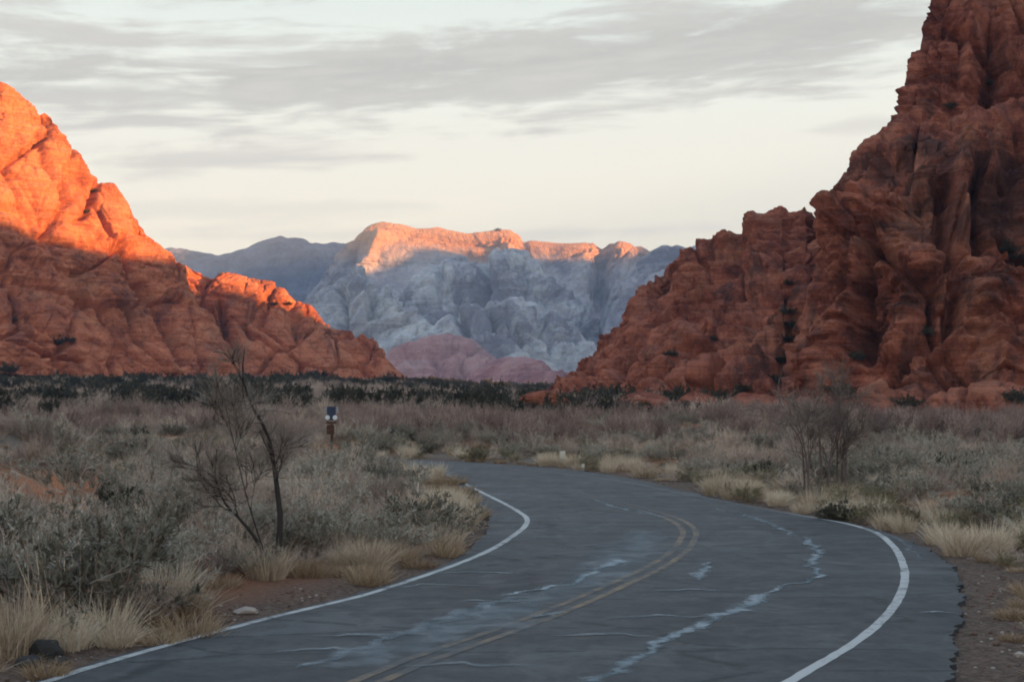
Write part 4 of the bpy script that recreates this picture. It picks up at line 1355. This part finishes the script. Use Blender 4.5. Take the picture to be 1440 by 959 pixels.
# dark evergreen brush far across the flat
P, r = scatter(2400, (-200, 200), (100, 560), lambda x, y, d: np.clip(.35 + .9 * patchy(x, y, .02, 31), .03, 1) * (x < .16 * y), 6.0, None, 14, 1.0)
crowd('evergreen_bush', DARKB, P, r, .6, 2.0, 'dark evergreen bush on the far flat below the mountains', 'bush', 'dark evergreen bushes on the far flat', 240, 'far_scrub', sz=(.45, 1.25))
P, r = scatter(2600, (-200, 200), (95, 420), lambda x, y, d: np.clip(.5 - .8 * patchy(x, y, .02, 31), .05, 1) * (x < .16 * y), 6.0, None, 15, 1.0)
crowd('bare_shrub', BARE, P, r, .9, 1.6, '', 'shrub', '', 0, 'scrub')
P, r = scatter(900, (-200, 260), (400, 1500), lambda x, y, d: .3 + 0 * x, 6.0, None, 16, 1.0)
crowd('dark_bush', DARKB, P, r, 1.5, 4.0, '', 'bush', '', 0, 'far_scrub', sz=(.5, .9))
for k_, (px_, s_) in enumerate(((788, 1.5), (806, 1.9), (822, 1.6), (842, 2.2), (862, 2.0), (880, 2.4), (896, 1.8))):
    plant('dark_juniper', DARKB[k_ % 3], (px_ - 720) / FPX * 138, 138, s_, 'dark round juniper in the row at the tip of the shoulder, %s' % ('first from the left', 'second from the left', 'third from the left', 'middle one', 'third from the right', 'second from the right', 'first from the right')[k_], 'juniper', 'junipers at the tip of the shoulder', .8)
# low litter of grass and twigs over the whole foreground
P, r = scatter(2600, (-40, 50), (12, 70), lambda x, y, d: open_view(x, y) * np.clip(.6 + .6 * patchy(x, y, .3, 41), .1, 1), .6, None, 17, 1.0)
crowd('grass', GRASSB, P, r, .35, .75, '', 'grass', '', 0, 'ground_cover', sz=(.5, .9))
P, r = scatter(900, (-40, 50), (12, 70), lambda x, y, d: open_view(x, y) * np.clip(.5 + .6 * patchy(x, y, .3, 47), .1, 1), .8, None, 18, 1.0)
crowd('twig', BARE, P, r, .25, .5, '', 'shrub', '', 0, 'ground_cover_twigs', sz=(.5, .9))

# --- dark bushes on the ledges of the rocks
bpy.context.view_layer.update()
for px_, py_, s, lab, h_ in LEDGES:
    if h_ is not None:
        plant('dark_bush', DARKB[random.randrange(3)], h_.x, h_.y, s * (.75 if px_ > 720 else .7), lab, 'bush', None, .8, z=h_.z - .1)


# --- crowds nobody could count: points that carry a copy each
def gn_scatter(name, label, sets, pts, seed):
    src = bpy.data.collections.new(name + '_kinds')
    for k, ks in enumerate(sets):
        if len(ks) == 1:
            me = ks[0][1]
        else:                                   # one mesh of the parts
            Vs, Fs, mi, o = [], [], [], 0
            for j, (nm, m0, mt) in enumerate(ks):
                v = np.empty(len(m0.vertices) * 3, np.float32)
                m0.vertices.foreach_get('co', v)
                f = np.empty(len(m0.loops), np.int32)
                m0.loops.foreach_get('vertex_index', f)
                Vs.append(v.reshape(-1, 3))
                Fs.append(f.reshape(-1, 4) + o)
                mi += [j] * len(m0.polygons)
                o += len(m0.vertices)
            me = mesh(name, np.concatenate(Vs), np.concatenate(Fs))
            for nm, m0, mt in ks:
                me.materials.append(mt)
            me.polygons.foreach_set('material_index', np.array(mi, np.int32))
        ob = bpy.data.objects.new('%s_%02d' % (name, k), me)
        src.objects.link(ob)
    pts = np.array(pts)
    me = bpy.data.meshes.new(name)
    me.vertices.add(len(pts))
    me.vertices.foreach_set('co', pts[:, :3].astype(np.float32).ravel())
    for nm, typ, val in (('turn', 'FLOAT_VECTOR', np.column_stack([pts[:, 3] * 0, pts[:, 3] * 0, pts[:, 3]])), ('size', 'FLOAT_VECTOR', pts[:, [4, 4, 5]]), ('kind', 'INT', pts[:, 6])):
        at_ = me.attributes.new(nm, typ, 'POINT')
        if typ == 'INT':
            at_.data.foreach_set('value', val.astype(np.int32))
        else:
            at_.data.foreach_set('vector', val.astype(np.float32).ravel())
    o = link(name, me)
    tag(o, label, kind='stuff')
    g = bpy.data.node_groups.new(name, 'GeometryNodeTree')
    g.interface.new_socket('Geometry', in_out='INPUT', socket_type='NodeSocketGeometry')
    g.interface.new_socket('Geometry', in_out='OUTPUT', socket_type='NodeSocketGeometry')
    i_, o_ = g.nodes.new('NodeGroupInput'), g.nodes.new('NodeGroupOutput')
    ci = g.nodes.new('GeometryNodeCollectionInfo')
    ci.inputs['Collection'].default_value = src
    ci.inputs['Separate Children'].default_value = True
    ci.inputs['Reset Children'].default_value = True
    ip = g.nodes.new('GeometryNodeInstanceOnPoints')
    ip.inputs['Pick Instance'].default_value = True

    def attr(nm, typ):
        a_ = g.nodes.new('GeometryNodeInputNamedAttribute')
        a_.data_type = typ
        a_.inputs['Name'].default_value = nm
        return a_.outputs['Attribute']
    e2r = g.nodes.new('FunctionNodeEulerToRotation')
    g.links.new(attr('turn', 'FLOAT_VECTOR'), e2r.inputs[0])
    g.links.new(i_.outputs[0], ip.inputs['Points'])
    g.links.new(ci.outputs[0], ip.inputs['Instance'])
    g.links.new(attr('kind', 'INT'), ip.inputs['Instance Index'])
    g.links.new(e2r.outputs[0], ip.inputs['Rotation'])
    g.links.new(attr('size', 'FLOAT_VECTOR'), ip.inputs['Scale'])
    g.links.new(ip.outputs[0], o_.inputs[0])
    o.modifiers.new('scatter', 'NODES').node_group = g
    return o


WORDS = {'scrub': 'mass of grey desert scrub across the flat', 'dry_grass': 'mass of dry straw grass along the road', 'thicket': 'mass of reddish leafless thicket below the cliffs', 'far_scrub': 'mass of dark brush on the far valley floor',
         'ground_cover': 'short brown grass litter between the shrubs', 'ground_cover_twigs': 'low dry twigs between the shrubs'}
for (nm, _), (sets, pts) in STUFF.items():
    gn_scatter(nm, WORDS[nm], sets, pts, 1)


# ------------------------------------------------------------------ stones, posts
def stone_mesh(name, seed, rx, ry, rz, cuts=3, rough=.25):
    bm = bmesh.new()
    bmesh.ops.create_icosphere(bm, subdivisions=cuts, radius=1)
    P = np.array([v.co[:] for v in bm.verts])
    e, c = worley(P * 1.3 + seed * 3.7)
    g_ = np.random.default_rng(seed)
    d = 1 + rough * .7 * fbm(P * 1.2 + seed, 2)
    for k_ in range(11):                                  # broken faces
        n_ = g_.normal(size=3)
        n_ /= np.linalg.norm(n_)
        d = np.minimum(d, g_.uniform(.62, .9) / np.maximum(P @ n_, .05))
    d = d + rough * .12 * fbm(P * 4 + seed, 3) + 0 * e
    for v, k in zip(bm.verts, d):
        v.co = Vector((v.co.x * rx * k, v.co.y * ry * k, max(v.co.z * k, -.45) * rz))
    me = bpy.data.meshes.new(name)
    bm.to_mesh(me)
    bm.free()
    return me


def plain(name, c, rough=.8, var=.25, sc=6.0):
    m, t, b = material(name, rough, .25)
    n = t.noise(objcoord(t), sc, 6, .65)
    t.put(b.inputs['Base Color'], t.mix(n, [x * (1 - var) for x in c], [min(1, x * (1 + var)) for x in c]))
    bump(t, b, n, .5, .02)
    return m


M_BLACKROCK = plain('dark_rock', (0.032, 0.029, 0.028), .7, .5)
M_PALEROCK = plain('pale_stone', (0.36, 0.30, 0.26), .85, .35)
M_REDROCK = M_RED_R
M_BROWNROCK = plain('brown_stone', (0.15, 0.09, 0.07), .9, .4)


def stone(px, py, rx, ry, rz, mat, label, seed, cat_='rock', name='rock', turn=0.0, zz=None):
    x, y = gnd(px, py, .05)
    o = link(name, stone_mesh(name, seed, rx, ry, rz), mat)
    o.location = (x, y, (gz1(x, y) if zz is None else zz) + rz * .2)
    o.rotation_euler = (0, 0, turn)
    return tag(o, label, cat_)


stone(64, 916, .17, .15, .17, M_BLACKROCK, 'blackish angular rock beside the left verge in the corner', 1, turn=.5)
stone(42, 928, .14, .11, .09, M_BLACKROCK, 'low dark rock left of the blackish angular rock', 2)
stone(86, 923, .09, .08, .07, M_BLACKROCK, 'small dark rock right of the blackish angular rock', 9)
stone(41, 909, .05, .05, .06, M_PALEROCK, 'small white pebble left of the blackish rock', 3, 'stone', 'stone')
stone(80, 917, .07, .05, .045, M_PALEROCK, 'small pale stone right of the blackish rock', 4, 'stone', 'stone', .6)
stone(163, 886, .09, .06, .05, M_PALEROCK, 'pale flat stone before the low tan clump on the left', 5, 'stone', 'stone', .4)
stone(150, 893, .12, .09, .07, M_BROWNROCK, 'brown stone below the pale flat stone on the left', 6, 'stone', 'stone')
stone(172, 892, .10, .08, .08, M_BLACKROCK, 'small dark stone right of the pale flat stone', 16, 'stone', 'stone')
stone(343, 854, .16, .10, .06, M_PALEROCK, 'pale pinkish flat stone beside the road edge on the left', 7, 'stone', 'stone', .1)
for px_, py_, rx, ry, rz, lab, sd in ((1050, 572, 2.6, 2.0, 1.3, 'red block at the foot of the shoulder, left of the cleft', 11), (1078, 576, 2.2, 1.6, .9, 'flat red block lying right of the other at the cleft', 12), (985, 574, 2.6, 2.0, 1.4, 'rounded red boulder at the shoulder foot', 13),
                                      (915, 576, 2.4, 2.0, 1.6, 'rounded red boulder near the lower tip of the shoulder', 14), (1105, 582, 1.6, 1.2, .8, 'small red block at the edge of the thicket', 15), (770, 566, 2.4, 1.5, .8, 'low reddish boulder in the valley gap', 17)):
    x_, y_ = (px_ - 720) / FPX * 118, 118
    o_ = link('boulder', stone_mesh('boulder', sd, rx, ry, rz, 4, .35), M_REDROCK)
    zc_ = at(px_, py_, 118)[2]
    o_.location = (x_, y_, max(zc_, gz1(x_, y_)) + .1)
    tag(o_, lab, 'boulder')


def box(cx, cy, cz, sx, sy, sz, bev=.01):
    bm = bmesh.new()
    bmesh.ops.create_cube(bm, size=1)
    for v in bm.verts:
        v.co = Vector((cx + v.co.x * sx, cy + v.co.y * sy, cz + v.co.z * sz))
    bmesh.ops.bevel(bm, geom=bm.edges[:], offset=bev, segments=2, affect='EDGES', profile=.6)
    return bm


def boxobj(name, parent, mat, *a, bev=.008):
    bm = box(*a, bev=bev)
    me = bpy.data.meshes.new(name)
    bm.to_mesh(me)
    bm.free()
    return link(name, me, mat, parent)


def disc(name, parent, mat, cx, cy, cz, r, th, sides=24):
    bm = bmesh.new()
    bmesh.ops.create_cone(bm, cap_ends=True, segments=sides, radius1=r, radius2=r * .92, depth=th)
    bmesh.ops.rotate(bm, verts=bm.verts, matrix=Matrix.Rotation(PI / 2, 3, 'X'))
    bmesh.ops.translate(bm, verts=bm.verts, vec=(cx, cy, cz))
    me = bpy.data.meshes.new(name)
    bm.to_mesh(me)
    bm.free()
    return link(name, me, mat, parent)


M_WOOD = plain('weathered_brown_wood', (0.085, 0.038, 0.022), .85, .35, 12)
M_BLUE = plain('dark_blue_enamel', (0.035, 0.045, 0.085), .45, .2)
M_WHITEP = plain('white_enamel', (0.75, 0.76, 0.76), .5, .06)
M_GREYP = plain('grey_metal', (0.30, 0.33, 0.38), .5, .15)
M_CREAM = plain('cream_paint', (0.62, 0.57, 0.48), .7, .15)
# trail sign post: brown post and board, dark blue panel with pale side rails and two white round plates
Ys = 54.0
zg = gz1(-6.9, Ys)
xs = (466.5 - 720) / FPX * Ys
m1 = Ys / FPX
zt = lambda py: CAM_H + (HORIZ - py) / FPX * Ys - zg
sp = empty('trail_sign', (xs, Ys, zg), 'brown trail sign post with dark blue panel and two white round plates', 'sign')
boxobj('post', sp, M_WOOD, .02, 0, zt(596) / 2 - .1, .09, .09, zt(596) + .2)
boxobj('board', sp, M_WOOD, -.03, -.062, zt(604), 11 * m1, .03, 13 * m1)
boxobj('panel', sp, M_BLUE, 0, -.062, zt(581), 12 * m1, .03, 19 * m1)
for s in (-1, 1):
    boxobj('side_rail', sp, M_GREYP, s * 8.2 * m1, -.06, zt(576), 2.4 * m1, .04, 8 * m1)
    disc('round_plate', sp, M_WHITEP, s * 5.2 * m1, -.09, zt(587), 3.3 * m1, .02)
boxobj('cross_bar', sp, M_WOOD, 0, -.062, zt(594), 14 * m1, .03, 3 * m1)
# short marker posts at the far verge
for px_, pt, pb, w_, lab in ((791, 634, 651, 8, 'small cream square marker on a short post at the far verge'), (820, 650, 659, 4, 'tiny pale marker post right of the cream square marker')):
    x_, y_ = gnd(px_, pb + 2)
    g_ = gz1(x_, y_)
    k_ = y_ / FPX
    mk = empty('marker_post', (x_, y_, g_), lab, 'marker')
    hgt = (pb + 2 - pt) * k_
    boxobj('post', mk, M_WOOD if w_ > 5 else M_GREYP, 0, .03, hgt / 2 - .05, .05, .04, hgt + .1)
    boxobj('plate', mk, M_CREAM, 0, -.006, hgt - w_ * k_ * .7, w_ * k_, .02, w_ * k_ * 1.35)

# gravel and stones strewn over both verges
GRAV = [kset([('gravel', stone_mesh('gravel', 100 + i, 1, .8, .6, 1, .4), M_BROWNROCK if i else M_PALEROCK)]) for i in range(5)]
P, r = scatter(5000, (-14, 16), (9, 40), lambda x, y, d: np.where(x > 3, 1 - sst(2, 5, d), 1 - sst(.6, 1.6, d)) * .9, .05, 5, 51, 1.0)
zz = gz(P)
gn_scatter('gravel', 'brown gravel strewn over the verges of the road', GRAV, [(x, y, z_, r.uniform(0, 6), q, q, int(r.integers(5))) for (x, y), z_, q in zip(P, zz, r.uniform(.008, .035, len(P)) * (1 + 1.5 * (r.uniform(size=len(P)) > .96)))], 3)

# ------------------------------------------------------------------ haze: the air of the valley
bm = bmesh.new()
bmesh.ops.create_cube(bm, size=1)
for v in bm.verts:
    v.co = Vector((v.co.x * 8800, 1600 + v.co.y * 5200, 352 + v.co.z * 720))
me = bpy.data.meshes.new('haze')
bm.to_mesh(me)
bm.free()
hm = bpy.data.materials.new('pale_air')
hm.use_nodes = True
hn = hm.node_tree
hn.nodes.remove(hn.nodes['Principled BSDF'])
pv = hn.nodes.new('ShaderNodeVolumePrincipled')
pv.inputs['Color'].default_value = (0.44, 0.66, 1.0, 1)
pv.inputs['Density'].default_value = 0.00015
hn.links.new(pv.outputs[0], hn.nodes['Material Output'].inputs['Volume'])
tag(link('haze', me, hm), 'thin pale morning haze filling the valley', kind='stuff')
